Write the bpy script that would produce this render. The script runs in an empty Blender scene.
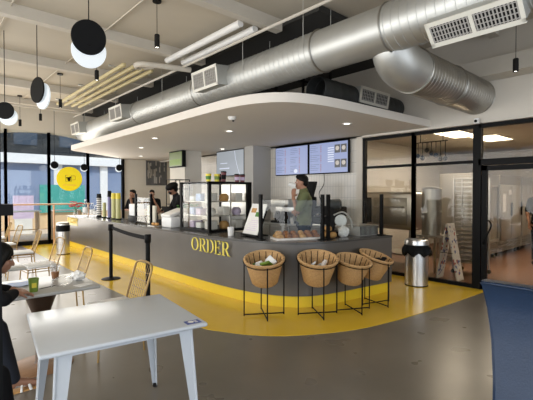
import bpy, bmesh, math, random
from mathutils import Vector, Matrix
random.seed(7)
S = bpy.context.scene
C = S.collection
R = math.radians
PI = math.pi

# ------------------------------------------------------------------ camera, sky, lights, exposure
cd = bpy.data.cameras.new('camera'); cam = bpy.data.objects.new('camera', cd); C.objects.link(cam)
cam.location = (0, 0, 1.6)
cam.rotation_euler = (R(90 - 1.0), 0, R(-41.9))
cd.sensor_width = 36.0; cd.lens = 400 / 533 * 36; cd.clip_start = 0.05; cd.clip_end = 300
S.camera = cam
S.view_settings.view_transform = 'Standard'; S.view_settings.look = 'None'
S.view_settings.gamma = 1.0; S.view_settings.use_curve_mapping = False
S.view_settings.exposure = -0.1
w = bpy.data.worlds.new('sky'); S.world = w; w.use_nodes = True
wn = w.node_tree; bg = wn.nodes['Background']
bg.inputs['Color'].default_value = (0.62, 0.78, 1.0, 1); bg.inputs['Strength'].default_value = 1.6

def area(name, loc, rot, sx, sy, power, col=(1, 1, 1)):
    l = bpy.data.lights.new(name, 'AREA'); l.shape = 'RECTANGLE'; l.size = sx; l.size_y = sy
    l.energy = power; l.color = col
    o = bpy.data.objects.new(name, l); C.objects.link(o); o.location = loc; o.rotation_euler = rot
    return o
sl = bpy.data.lights.new('sun', 'SUN'); sl.energy = 3.6; sl.angle = R(2); sl.color = (1, .94, .85)
so = bpy.data.objects.new('sun', sl); C.objects.link(so)
so.rotation_euler = Vector((0.25, 0.75, -0.95)).to_track_quat('-Z', 'Y').to_euler()   # lights the street and the house fronts opposite
# daylight coming in through the glazed street side on the left and behind the camera
area('daylight_left', (-3.3, 6.0, 1.8), (0, R(-88), 0), 2.9, 13.0, 520, (1, .955, .88))
area('daylight_rear', (2.4, -3.6, 1.9), (R(90), 0, 0), 8.0, 2.8, 130, (1, .98, .95))
area('daylight_front', (1.6, 13.7, 1.8), (R(-90), 0, 0), 7.6, 2.6, 260, (1, .955, .88))


# ------------------------------------------------------------------ materials
def mat(name, col, rough=.6, metal=0, noise=0, nscale=8, bump=0, bscale=60, emit=None, es=1, spec=None, stretch=None, coat=0):
    m = bpy.data.materials.new(name); m.use_nodes = True
    nt = m.node_tree; b = nt.nodes['Principled BSDF']
    c = (*col, 1)
    b.inputs['Base Color'].default_value = c; b.inputs['Roughness'].default_value = rough
    b.inputs['Metallic'].default_value = metal
    if spec is not None: b.inputs['Specular IOR Level'].default_value = spec
    if coat: b.inputs['Coat Weight'].default_value = coat; b.inputs['Coat Roughness'].default_value = .1
    if emit: b.inputs['Emission Color'].default_value = (*emit, 1); b.inputs['Emission Strength'].default_value = es
    tc = nt.nodes.new('ShaderNodeTexCoord')
    src = tc.outputs['Object']
    if stretch:
        mp = nt.nodes.new('ShaderNodeMapping'); mp.inputs['Scale'].default_value = stretch
        nt.links.new(src, mp.inputs[0]); src = mp.outputs[0]
    n = nt.nodes.new('ShaderNodeTexNoise'); n.inputs['Scale'].default_value = nscale; n.inputs['Detail'].default_value = 5
    nt.links.new(src, n.inputs['Vector'])
    k = noise if noise else .04
    mx = nt.nodes.new('ShaderNodeMix'); mx.data_type = 'RGBA'
    mx.inputs[6].default_value = (*[max(0, x * (1 - k)) for x in col], 1)
    mx.inputs[7].default_value = (*[min(1, x * (1 + k)) for x in col], 1)
    nt.links.new(n.outputs['Fac'], mx.inputs[0]); nt.links.new(mx.outputs[2], b.inputs['Base Color'])
    if bump:
        n2 = nt.nodes.new('ShaderNodeTexNoise'); n2.inputs['Scale'].default_value = bscale
        nt.links.new(src, n2.inputs['Vector'])
        bp = nt.nodes.new('ShaderNodeBump'); bp.inputs['Strength'].default_value = bump; bp.inputs['Distance'].default_value = .01
        nt.links.new(n2.outputs['Fac'], bp.inputs['Height']); nt.links.new(bp.outputs[0], b.inputs['Normal'])
    return m

def glass(name, tint=(1, 1, 1), refl=1.0, rough=0.0):
    m = bpy.data.materials.new(name); m.use_nodes = True; nt = m.node_tree
    nt.nodes.clear()
    out = nt.nodes.new('ShaderNodeOutputMaterial'); tr = nt.nodes.new('ShaderNodeBsdfTransparent'); tr.inputs[0].default_value = (*tint, 1)
    gl = nt.nodes.new('ShaderNodeBsdfGlossy'); gl.inputs['Roughness'].default_value = rough
    lw = nt.nodes.new('ShaderNodeLayerWeight'); lw.inputs['Blend'].default_value = .5
    pw = nt.nodes.new('ShaderNodeMath'); pw.operation = 'POWER'; pw.inputs[1].default_value = 4.0
    nt.links.new(lw.outputs['Facing'], pw.inputs[0]); fr = pw
    mu = nt.nodes.new('ShaderNodeMath'); mu.operation = 'MULTIPLY_ADD'; mu.inputs[1].default_value = .8; mu.inputs[2].default_value = .03 * refl; mu.use_clamp = True
    mx = nt.nodes.new('ShaderNodeMixShader')
    nt.links.new(fr.outputs[0], mu.inputs[0]); nt.links.new(mu.outputs[0], mx.inputs[0])
    nt.links.new(tr.outputs[0], mx.inputs[1]); nt.links.new(gl.outputs[0], mx.inputs[2]); nt.links.new(mx.outputs[0], out.inputs[0])
    return m

def tilemat(name, col, grout, sx, sy, rough=.25, offset=0, axis='YZ'):
    m = mat(name, col, rough); nt = m.node_tree; b = nt.nodes['Principled BSDF']
    tc = nt.nodes.new('ShaderNodeTexCoord'); sp = nt.nodes.new('ShaderNodeSeparateXYZ'); cb = nt.nodes.new('ShaderNodeCombineXYZ')
    nt.links.new(tc.outputs['Object'], sp.inputs[0])
    nt.links.new(sp.outputs[axis[0]], cb.inputs[0]); nt.links.new(sp.outputs[axis[1]], cb.inputs[1])
    br = nt.nodes.new('ShaderNodeTexBrick'); br.offset = offset
    br.inputs['Color1'].default_value = (*col, 1); br.inputs['Color2'].default_value = (*[c * .95 for c in col], 1)
    br.inputs['Mortar'].default_value = (*grout, 1); br.inputs['Scale'].default_value = 1
    br.inputs['Mortar Size'].default_value = .004; br.inputs['Brick Width'].default_value = sx; br.inputs['Row Height'].default_value = sy
    nt.links.new(cb.outputs[0], br.inputs['Vector']); nt.links.new(br.outputs['Color'], b.inputs['Base Color'])
    return m

def floormat():
    m = mat('polished_concrete', (.17, .148, .118), .22, noise=.3, nscale=1.3)
    nt = m.node_tree; b = nt.nodes['Principled BSDF']
    tc = nt.nodes['Texture Coordinate']; n = nt.nodes.new('ShaderNodeTexNoise'); n.inputs['Scale'].default_value = 2.5; n.inputs['Detail'].default_value = 2
    nt.links.new(tc.outputs['Object'], n.inputs['Vector'])
    mr = nt.nodes.new('ShaderNodeMapRange'); mr.inputs[3].default_value = .24; mr.inputs[4].default_value = .34
    nt.links.new(n.outputs['Fac'], mr.inputs[0]); nt.links.new(mr.outputs[0], b.inputs['Roughness'])
    return m

def wickermat():
    m = mat('wicker', (.5, .27, .1), .6); nt = m.node_tree; b = nt.nodes['Principled BSDF']
    tc = nt.nodes['Texture Coordinate']
    wv = nt.nodes.new('ShaderNodeTexWave'); wv.bands_direction = 'Z'; wv.inputs['Scale'].default_value = 17; wv.inputs['Distortion'].default_value = 4; wv.inputs['Detail Scale'].default_value = 6
    nt.links.new(tc.outputs['Object'], wv.inputs['Vector'])
    mx = nt.nodes.new('ShaderNodeMix'); mx.data_type = 'RGBA'; mx.inputs[6].default_value = (.40, .22, .085, 1); mx.inputs[7].default_value = (.66, .41, .18, 1)
    nt.links.new(wv.outputs['Fac'], mx.inputs[0]); nt.links.new(mx.outputs[2], b.inputs['Base Color'])
    bp = nt.nodes.new('ShaderNodeBump'); bp.inputs['Strength'].default_value = .6; bp.inputs['Distance'].default_value = .006
    nt.links.new(wv.outputs['Fac'], bp.inputs['Height']); nt.links.new(bp.outputs[0], b.inputs['Normal'])
    return m

M = dict(
    concrete=floormat(),
    yellow_floor=mat('yellow_floor_paint', (.80, .52, .04), .16, noise=.08, nscale=2),
    tan_floor=mat('brown_quarry_floor', (.20, .10, .06), .35, noise=.2),
    ceiling=mat('painted_ceiling', (.52, .46, .365), .9, noise=.1, nscale=1.5),
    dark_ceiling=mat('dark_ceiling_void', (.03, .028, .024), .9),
    beam=mat('painted_beam', (.56, .51, .43), .8, noise=.06),
    soffit=mat('soffit_plaster', (.74, .68, .60), .7, noise=.02),
    wall=mat('white_wall', (.66, .605, .52), .8, noise=.03),
    tanwall=mat('beige_wall', (.74, .68, .57), .85, noise=.03),
    greywall=mat('grey_wall', (.42, .40, .37), .8, noise=.03),
    tile=tilemat('white_tile', (.72, .67, .59), (.5, .47, .42), .08, .25, .2),
    counter=mat('grey_counter_front', (.11, .10, .088), .3, noise=.12, nscale=4),
    countertop=mat('dark_counter_top', (.07, .066, .06), .25, noise=.15),
    yellow=mat('yellow_laminate', (.78, .55, .03), .35),
    yellow_letter=mat('yellow_letter', (.85, .72, .12), .4),
    gold_plate=mat('pale_yellow_plate', (.62, .56, .25), .5),
    black=mat('black_metal', (.0045, .0045, .0045), .5, spec=.12),
    blackm=mat('matt_black', (.014, .013, .012), .7, spec=.2),
    galv=mat('galvanised_steel', (.55, .55, .52), .46, .75, noise=.14, nscale=3),
    galvdark=mat('dark_galvanised_steel', (.40, .38, .34), .36, .9, noise=.2, nscale=3),
    ductdark=mat('dark_insulated_duct', (.055, .057, .055), .5, .3, noise=.3),
    freezer=mat('freezer_steel', (.42, .40, .36), .42, .4, noise=.05),
    steel=mat('brushed_steel', (.62, .60, .57), .28, .95, noise=.06, stretch=(1, 1, 12)),
    cream=mat('cream_slat', (.56, .47, .25), .6),
    whitep=mat('white_paint', (.78, .76, .72), .45),
    frame_white=mat('register_white', (.80, .77, .68), .5),
    gold=mat('gold_wire', (.40, .26, .10), .42, .6),
    cushion=mat('white_cushion', (.80, .79, .77), .55),
    tabletop=mat('pale_grey_metal_table', (.56, .59, .62), .26, noise=.02),
    marble=mat('grey_stone_top', (.42, .41, .38), .3, noise=.12, nscale=6),
    bronze=mat('dark_bronze', (.09, .055, .035), .35, .6),
    wood=mat('brown_wood', (.30, .16, .08), .45, noise=.3, nscale=5, stretch=(1, 8, 1)),
    wicker=wickermat(),
    navy=mat('navy_leather', (.017, .036, .078), .42, noise=.15, nscale=20, bump=.1, bscale=90),
    paper=mat('white_paper', (.82, .81, .78), .7, bump=.4, bscale=15),
    bluepaper=mat('blue_white_paper', (.50, .58, .78), .7, noise=.2, nscale=30),
    green=mat('green_cup', (.16, .25, .03), .45),
    red=mat('red_petals', (.55, .03, .04), .6),
    leaf=mat('green_leaf', (.08, .22, .04), .6, noise=.3),
    maroon=mat('maroon_cup', (.16, .03, .035), .45),
    lemon=mat('yellow_cup', (.75, .62, .05), .45),
    plastic=glass('clear_plastic', (.93, .93, .93), 1.8, .08),
    glass=glass('window_glass', (.93, .95, .95), 1.3),
    iglass=glass('partition_glass', (.86, .84, .80), .7),
    cglass=glass('counter_glass', (.95, .96, .95), .6),
    olive=mat('olive_cotton', (.12, .135, .055), .85, noise=.12, nscale=12),
    skin=mat('skin', (.36, .18, .11), .55), skin2=mat('deep_skin', (.25, .115, .065), .5),
    hair=mat('black_hair', (.006, .005, .004), .6, spec=.15, bump=.5, bscale=80),
    denim=mat('dark_denim', (.010, .014, .024), .8), blackcloth=mat('black_cloth', (.009, .009, .010), .9, spec=.15),
    bread=mat('baked_bread', (.30, .12, .035), .6, noise=.4, nscale=25),
    breadl=mat('golden_bread', (.52, .28, .09), .6, noise=.3, nscale=25),
    cream_cake=mat('cream_icing', (.78, .72, .66), .6, noise=.15),
    lit=mat('lamp_diffuser', (.5, .5, .5), .5, emit=(.85, .95, 1), es=.62),
    litwarm=mat('downlight_lens', (1, 1, 1), .5, emit=(1, .93, .8), es=6),
    panel=mat('panel_light', (1, 1, 1), .5, emit=(1, .9, .72), es=6),
    screen=mat('menu_screen', (.05, .06, .1), .3, emit=(.34, .40, .64), es=.85),
    screent=mat('menu_print', (.1, .1, .1), .3, emit=(.12, .16, .35), es=.8),
    screenw=mat('menu_white_print', (.1, .1, .1), .3, emit=(.75, .8, .95), es=.9),
    screend=mat('menu_photo_dark', (.1, .1, .1), .3, emit=(.03, .03, .035), es=.8),
    screenr=mat('menu_red_print', (.1, .1, .1), .3, emit=(.35, .12, .2), es=.8),
    screenp=mat('pale_screen', (.05, .06, .1), .3, emit=(.42, .45, .46), es=.8),
    screeng=mat('green_screen', (.05, .06, .02), .3, emit=(.09, .12, .035), es=.9),
    photo=mat('grey_print', (.10, .10, .10), .4, noise=1.0, nscale=2.2),
    blue=mat('blue_sticker', (.03, .06, .28), .4),
    street_blue=mat('blue_grey_facade', (.20, .26, .40), .8, noise=.12, nscale=.6),
    street_dark=mat('dark_facade', (.014, .016, .018), .5, noise=.5, nscale=.7),
    street_glass=mat('dark_window_glass', (.05, .065, .09), .2),
    street_white=mat('white_fascia', (.75, .75, .75), .7, noise=.08),
    street_tan=mat('sunlit_tan_wall', (.62, .45, .27), .8, noise=.1, nscale=1),
    teal=mat('teal_hoarding', (.06, .34, .30), .7, noise=.2, nscale=1.5),
    pave=mat('pavement', (.62, .48, .36), .8, noise=.1),
    orange=mat('orange_wood_rail', (.66, .38, .20), .45),
    pink=mat('pale_pink_poster', (.62, .50, .66), .6, noise=.2, nscale=6),
    purple=mat('purple_cups', (.16, .15, .30), .4),
    palecup=mat('pale_olive_cups', (.50, .48, .20), .4),
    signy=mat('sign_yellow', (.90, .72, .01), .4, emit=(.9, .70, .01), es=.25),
    lip=mat('lips', (.25, .07, .06), .5), eyew=mat('eye_white', (.7, .7, .7), .3),
)

# ------------------------------------------------------------------ mesh helpers
class MB:
    def __init__(s): s.bm = bmesh.new()
    def _x(s, vs, m):
        if m is not None: bmesh.ops.transform(s.bm, matrix=m, verts=vs)
        return vs
    def box(s, x0, x1, y0, y1, z0, z1, m=None, bev=0, seg=2):
        r = bmesh.ops.create_cube(s.bm, size=1); vs = r['verts']
        for v in vs: v.co = Vector(((x0 + x1) / 2 + v.co.x * (x1 - x0), (y0 + y1) / 2 + v.co.y * (y1 - y0), (z0 + z1) / 2 + v.co.z * (z1 - z0)))
        if bev:
            es = list({e for v in vs for e in v.link_edges})
            rr = bmesh.ops.bevel(s.bm, geom=es, offset=bev, segments=seg, affect='EDGES', profile=.5)
            vs = list({v for f in rr['faces'] for v in f.verts} | {v for v in vs if v.is_valid})
        return s._x(vs, m)
    def cone(s, p0, p1, r0, r1=None, seg=16, cap=True):
        p0 = Vector(p0); p1 = Vector(p1); r1 = r0 if r1 is None else r1
        d = p1 - p0; L = d.length
        if L < 1e-6: return []
        r = bmesh.ops.create_cone(s.bm, cap_ends=cap, segments=seg, radius1=r0, radius2=r1, depth=L)
        m = Matrix.Translation((p0 + p1) / 2) @ d.to_track_quat('Z', 'Y').to_matrix().to_4x4()
        return s._x(r['verts'], m)
    def ball(s, c, r, sc=(1, 1, 1), seg=14, m=None):
        q = bmesh.ops.create_uvsphere(s.bm, u_segments=seg, v_segments=max(6, seg // 2 + 2), radius=r)
        s._x(q['verts'], Matrix.Translation(c) @ (m or Matrix.Identity(4)) @ Matrix.Diagonal((*sc, 1)))
        return q['verts']
    def tube(s, pts, r, seg=8, closed=False):
        pts = [Vector(p) for p in pts]; n = len(pts); rings = []; up = None
        for i, p in enumerate(pts):
            if closed: t = (pts[(i + 1) % n] - pts[i - 1]).normalized()
            else: t = (pts[min(i + 1, n - 1)] - pts[max(i - 1, 0)]).normalized()
            if up is None:
                up = t.orthogonal().normalized()
            up = (up - t * up.dot(t))
            up = up.normalized() if up.length > 1e-5 else t.orthogonal().normalized()
            b = t.cross(up); rr = r[i] if isinstance(r, (list, tuple)) else r
            rings.append([s.bm.verts.new(p + (up * math.cos(a) + b * math.sin(a)) * rr) for a in [2 * PI * k / seg for k in range(seg)]])
        m = n if closed else n - 1
        for i in range(m):
            a, b2 = rings[i], rings[(i + 1) % n]
            for k in range(seg):
                s.bm.faces.new((a[k], a[(k + 1) % seg], b2[(k + 1) % seg], b2[k]))
        if not closed:
            s.bm.faces.new(list(reversed(rings[0]))); s.bm.faces.new(rings[-1])
    def lathe(s, prof, c=(0, 0, 0), seg=32, m=None, sx=1, sy=1):
        vs = []; rings = []
        for (r, z) in prof:
            if r < 1e-6: ring = [s.bm.verts.new((0, 0, z))]
            else: ring = [s.bm.verts.new((r * math.cos(2 * PI * k / seg) * sx, r * math.sin(2 * PI * k / seg) * sy, z)) for k in range(seg)]
            rings.append(ring); vs += ring
        for a, b in zip(rings, rings[1:]):
            for k in range(seg):
                k2 = (k + 1) % seg
                if len(a) == 1 and len(b) == 1: continue
                if len(a) == 1: s.bm.faces.new((a[0], b[k2], b[k]))
                elif len(b) == 1: s.bm.faces.new((a[k], a[k2], b[0]))
                else: s.bm.faces.new((a[k], a[k2], b[k2], b[k]))
        s._x(vs, Matrix.Translation(c) @ (m or Matrix.Identity(4)))
    def prism(s, poly, z0, z1, m=None):
        a = [s.bm.verts.new((x, y, z0)) for x, y in poly]; b = [s.bm.verts.new((x, y, z1)) for x, y in poly]
        n = len(poly)
        s.bm.faces.new(list(reversed(a))); s.bm.faces.new(b)
        for k in range(n): s.bm.faces.new((a[k], a[(k + 1) % n], b[(k + 1) % n], b[k]))
        s._x(a + b, m)
    def capsule(s, p0, p1, r0, r1, seg=14):
        s.ball(p0, r0, seg=seg); s.ball(p1, r1, seg=seg); s.cone(p0, p1, r0, r1, seg)
    def build(s, name, material, parent=None, loc=None, smooth=45):
        bmesh.ops.recalc_face_normals(s.bm, faces=s.bm.faces[:])
        me = bpy.data.meshes.new(name); s.bm.to_mesh(me); s.bm.free()
        me.materials.append(material)
        if smooth:
            for p in me.polygons: p.use_smooth = True
            me.set_sharp_from_angle(angle=R(smooth))
        o = bpy.data.objects.new(name, me); C.objects.link(o)
        if parent is not None: o.parent = parent
        if loc is not None:
            o.location = loc
        return o

def tag(o, label, cat, group=None):
    o['label'] = label; o['category'] = cat
    if group: o['group'] = group
    return o
def thing(name, label, cat, loc=(0, 0, 0), rz=0, group=None):
    o = bpy.data.objects.new(name, None); C.objects.link(o); o.location = loc; o.rotation_euler = (0, 0, rz)
    return tag(o, label, cat, group)
def struct(name, mb, m, smooth=45):
    o = mb.build(name, m, smooth=smooth); o['kind'] = 'structure'; return o
def dup(root, loc, rz=0, label=None):
    r = root.copy(); C.objects.link(r); r.location = loc; r.rotation_euler = (0, 0, rz)
    if label: r['label'] = label
    for ch in list(root.children):
        c = ch.copy(); C.objects.link(c); c.parent = r
        for g in list(ch.children):
            d = g.copy(); C.objects.link(d); d.parent = c
    return r
def bx(*a, **k):
    mb = MB(); mb.box(*a, **k); return mb
def TR(x, y, z, rz=0, rx=0, ry=0):
    return Matrix.Translation((x, y, z)) @ Matrix.Rotation(rz, 4, 'Z') @ Matrix.Rotation(ry, 4, 'Y') @ Matrix.Rotation(rx, 4, 'X')
def catmull(pts, n=6):
    out = []
    P = [Vector(p) for p in pts]
    for i in range(len(P) - 1):
        a = P[max(i - 1, 0)]; b = P[i]; c = P[i + 1]; d = P[min(i + 2, len(P) - 1)]
        for k in range(n):
            t = k / n
            out.append(.5 * ((2 * b) + (c - a) * t + (2 * a - 5 * b + 4 * c - d) * t * t + (3 * b - a - 3 * c + d) * t ** 3))
    out.append(P[-1]); return out
def offset(path, d):
    out = []
    for i, p in enumerate(path):
        t = (path[min(i + 1, len(path) - 1)] - path[max(i - 1, 0)]).normalized()
        out.append(Vector((p.x - t.y * d, p.y + t.x * d)))
    return out

# ------------------------------------------------------------------ setting: floor, ceiling, walls
WX = 7.1; WY = 14.0
struct('floor', bx(-3.5, WX + .05, -4, WY + .2, -.1, 0), M['concrete'])
struct('floor_kitchen', bx(WX + .05, 17, -4, 14.2, -.1, 0), M['tan_floor'])
struct('pavement_outside', bx(-20, 40, WY + .2, 40, -.12, -.02), M['pave'])
yb = catmull([(2.55, 13.9), (2.52, 11), (2.5, 8.3), (2.5, 6.2), (2.55, 4.25), (2.7, 3.72), (2.98, 3.3), (3.4, 2.99), (4.05, 2.72), (5.2, 2.55), (6.4, 2.47), (7.04, 2.44)], 5)
poly = [(p.x, p.y) for p in yb] + [(7.04, 5.0), (5.0, 5.0), (4.2, 6.5), (4.2, 13.9)]
mb = MB(); mb.prism(poly, 0.0, .004); struct('trim_1', mb, M['yellow_floor'])
struct('ceiling', bx(-3.5, WX + .2, -4, WY + .2, 4.25, 4.4), M['ceiling'])
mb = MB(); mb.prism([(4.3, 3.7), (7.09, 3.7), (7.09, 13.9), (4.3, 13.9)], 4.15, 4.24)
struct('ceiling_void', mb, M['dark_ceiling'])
# wall_right: right-hand wall, tiled behind the counter, plaster above the glazing
struct('wall_right', bx(WX, WX + .15, 4.92, 11.2, 0, 2.8), M['tile'])
struct('wall_right_upper', bx(WX, WX + .15, -4, 14.2, 2.76, 4.25), M['wall'])
struct('wall_alcove', bx(8.6, 8.7, 11.2, 14.1, 0, 2.8), M['tanwall'])
struct('wall_alcove_side', bx(WX, 8.7, 11.2, 11.3, 0, 2.8), M['tanwall'])
struct('wall_pier', bx(WX - .01, WX + .16, 4.9, 5.05, 0, 2.78), M['wall'])
mb = MB(); mb.box(5.8, 6.35, 9.9, 10.75, 0, 2.8); struct('wall_column_far', mb, M['wall'])
mb = MB(); mb.box(6.5, WX, 7.75, 8.1, 0, 2.8); struct('wall_column_near', mb, M['greywall'])
struct('wall_rear', bx(7.1, 7.25, -4, -2.0, 0, 2.8), M['wall'])
# front glazed wall at Y=14: beige wall right of the windows, arched head
struct('wall_front_right', bx(5.75, 8.6, WY, WY + .15, 0, 2.87), M['tanwall'])
mb = MB()
arc = [(x, 3.20 + .28 * math.sin(PI * min(1, max(0, (x - 1.2) / 3.9))) ) for x in [1.2 + .2 * i for i in range(20)]]
pts = [(-3.5, 4.25), (-3.5, 3.2)] + arc + [(5.1, 3.15), (8.7, 3.15), (8.7, 4.25)]
mb.prism(pts, -.15, 0, Matrix(((1, 0, 0, 0), (0, 0, -1, WY), (0, 1, 0, 0), (0, 0, 0, 1))))
struct('wall_front_arch', mb, M['tanwall'])
struct('wall_front_header', bx(5.75, 8.7, WY, WY + .15, 2.87, 3.2), M['tanwall'])
# left side and rear: glazed street side (outside the picture)
for k, y in enumerate([-4, -1, 2, 5, 8, 11, 13.9]):
    struct('trim_%d' % (10 + k), bx(-3.5, -3.4, y, y + .1, 0, 3.4), M['black'])
struct('wall_left', bx(-3.5, -3.4, -4, 14.2, 3.4, 4.25), M['tanwall'])
struct('wall_back', bx(-3.5, 7.1, -4, -3.9, 3.4, 4.25), M['tanwall'])
struct('wall_back_right', bx(6.4, 7.1, -4, -3.9, 0, 3.4), M['tanwall'])

# front windows
mulls = [-3.4, -2.2, -1.0, .2, 1.0, 2.17, 3.33, 4.51, 5.70]
for i in range(len(mulls) - 1):
    x0, x1 = mulls[i], mulls[i + 1]
    f = MB()
    f.box(x0 - .035, x0 + .035, WY - .06, WY + .06, 0, 3.5); f.box(x1 - .035, x1 + .035, WY - .06, WY + .06, 0, 3.5)
    f.box(x0, x1, WY - .04, WY + .04, 0, .12)
    wo = struct('window_%d' % (i + 1), f, M['black'])
    p = bx(x0 + .03, x1 - .03, WY - .006, WY + .006, .12, 3.5).build('pane', M['glass'], wo)
# kitchen shell
struct('ceiling_kitchen', bx(WX + .15, 17, -4, 7.0, 2.95, 3.05), M['ceiling'])
struct('wall_kitchen_left', bx(WX + .15, 17, 5.9, 6.0, 0, 3.0), M['tile'])
struct('wall_kitchen_back', bx(15, 15.1, -4, 6, 0, 3.0), M['wall'])
struct('wall_kitchen_rear', bx(WX + .15, 17, -4.1, -4, 0, 3.0), M['wall'])

# beams
for k, y in enumerate([.2, 2.35, 4.5, 6.62, 8.8, 10.9, 12.9]):
    struct('trim_%d' % (20 + k), bx(-3.4, 7.0 if y < 3.6 else 4.3, y - .07, y + .07, 4.08, 4.25), M['beam'])
struct('trim_30', bx(6.7, 7.08, -3.9, 3.6, 3.42, 3.68), M['beam'])
struct('trim_31', bx(5.4, 5.6, -3.9, 3.6, 3.9, 4.2), M['beam'])

# soffit
sp = catmull([(3.42, 12.0), (3.40, 9.5), (3.38, 7.0), (3.36, 5.2), (3.38, 4.55), (3.48, 4.12), (3.68, 3.82), (4.0, 3.64), (4.5, 3.55), (5.6, 3.50), (7.10, 3.45)], 6)
poly = [(p.x, p.y) for p in sp] + [(7.10, 14.0), (5.72, 14.0), (5.3, 13.55), (4.6, 12.95), (3.9, 12.45), (3.55, 12.2)]
poly2 = [p for p in poly]
mb = MB(); mb.prism(poly2, 2.8, 2.93)
struct('ceiling_soffit', mb, M['soffit'])
mb = MB(); mb.box(7.1, 8.65, 11.3, 14.0, 2.8, 2.93); struct('ceiling_alcove', mb, M['soffit'])

# glazed partition on the right: three fixed windows and a door
def gframe(name, y0, y1, zb=.0):
    f = MB()
    f.box(WX - .04, WX + .04, y1 - .03, y1 + .03, 0, 2.74); f.box(WX - .04, WX + .04, y0 - .03, y0 + .03, 0, 2.74)
    f.box(WX - .035, WX + .035, y0, y1, 2.68, 2.74); f.box(WX - .035, WX + .035, y0, y1, 2.10, 2.15); f.box(WX - .035, WX + .035, y0, y1, 0, .06)
    o = struct(name, f, M['black'])
    bx(WX - .005, WX + .005, y0 + .03, y1 - .03, .06, 2.10).build('lower_pane', M['iglass'], o)
    bx(WX - .005, WX + .005, y0 + .03, y1 - .03, 2.15, 2.68).build('upper_pane', M['iglass'], o)
    return o
gframe('window_20', 3.76, 4.84); gframe('window_21', 2.66, 3.76)
f = MB(); f.box(WX - .05, WX + .05, 2.56, 2.64, 0, 2.74); f.box(WX - .05, WX + .05, .3, 2.6, 2.68, 2.74); f.box(WX - .05, WX + .05, .3, 2.6, 2.06, 2.16); f.box(WX - .05, WX + .05, .3, .38, 0, 2.74)
o = struct('trim_40', f, M['black'])
bx(WX - .005, WX + .005, .38, 2.56, 2.16, 2.68).build('upper_pane', M['iglass'], o)
f = MB(); f.box(WX - .03, WX + .03, 2.47, 2.55, .01, 2.05); f.box(WX - .03, WX + .03, .4, .48, .01, 2.05); f.box(WX - .03, WX + .03, .4, 2.55, 1.97, 2.05); f.box(WX - .03, WX + .03, .4, 2.55, .01, .13)
d = struct('door_1', f, M['black'])
bx(WX - .005, WX + .005, .48, 2.47, .13, 1.97).build('pane', M['iglass'], d)
h = MB(); h.tube(catmull([(WX - .03, 2.50, .75), (WX - .09, 2.49, .80), (WX - .10, 2.42, .95), (WX - .09, 2.38, 1.08), (WX - .03, 2.44, 1.15)], 5), .012)
h.build('door_handle', M['black'], d)
struct('trim_41', bx(WX - .02, WX + .02, -2.0, .3, 0, 2.74), M['black'])

# near window post at the left edge of the picture
mb = MB(); mb.box(.20, .275, 1.88, 1.94, 0, 4.25); o = struct('trim_50', mb, M['black'])
bx(.21, .315, 1.872, 1.948, 1.51, 1.555).build('lock_box', M['black'], o)

# ------------------------------------------------------------------ counter
fp = catmull([(3.58, 13.0), (3.58, 10), (3.58, 7.5), (3.58, 5.6), (3.60, 5.0), (3.66, 4.5), (3.78, 4.12), (3.98, 3.82), (4.25, 3.66), (4.6, 3.58), (5.1, 3.52), (5.80, 3.44)], 6)
back = offset(fp, .72)
def ring_poly(a, b): return [(p.x, p.y) for p in a] + [(p.x, p.y) for p in reversed(b)]
cnt = thing('service_counter', 'long curved grey service counter with yellow base band and ORDER lettering', 'counter', (3.9, 7, 0))
def cpart(name, mb, m, parent=cnt, smooth=30):
    o = mb.build(name, m, parent, smooth=smooth); o.location = (-3.9, -7, 0) if parent is cnt else (0, 0, 0); return o
mb = MB(); mb.prism(ring_poly(fp, back), .17, .89); cpart('body', mb, M['counter'])
mb = MB(); mb.prism(ring_poly(offset(fp, .04), offset(fp, .68)), .005, .17); cpart('kick_band', mb, M['yellow'])
mb = MB(); mb.prism(ring_poly(offset(fp, -.015), offset(fp, .73)), .89, .92); cpart('worktop', mb, M['countertop'])
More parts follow.
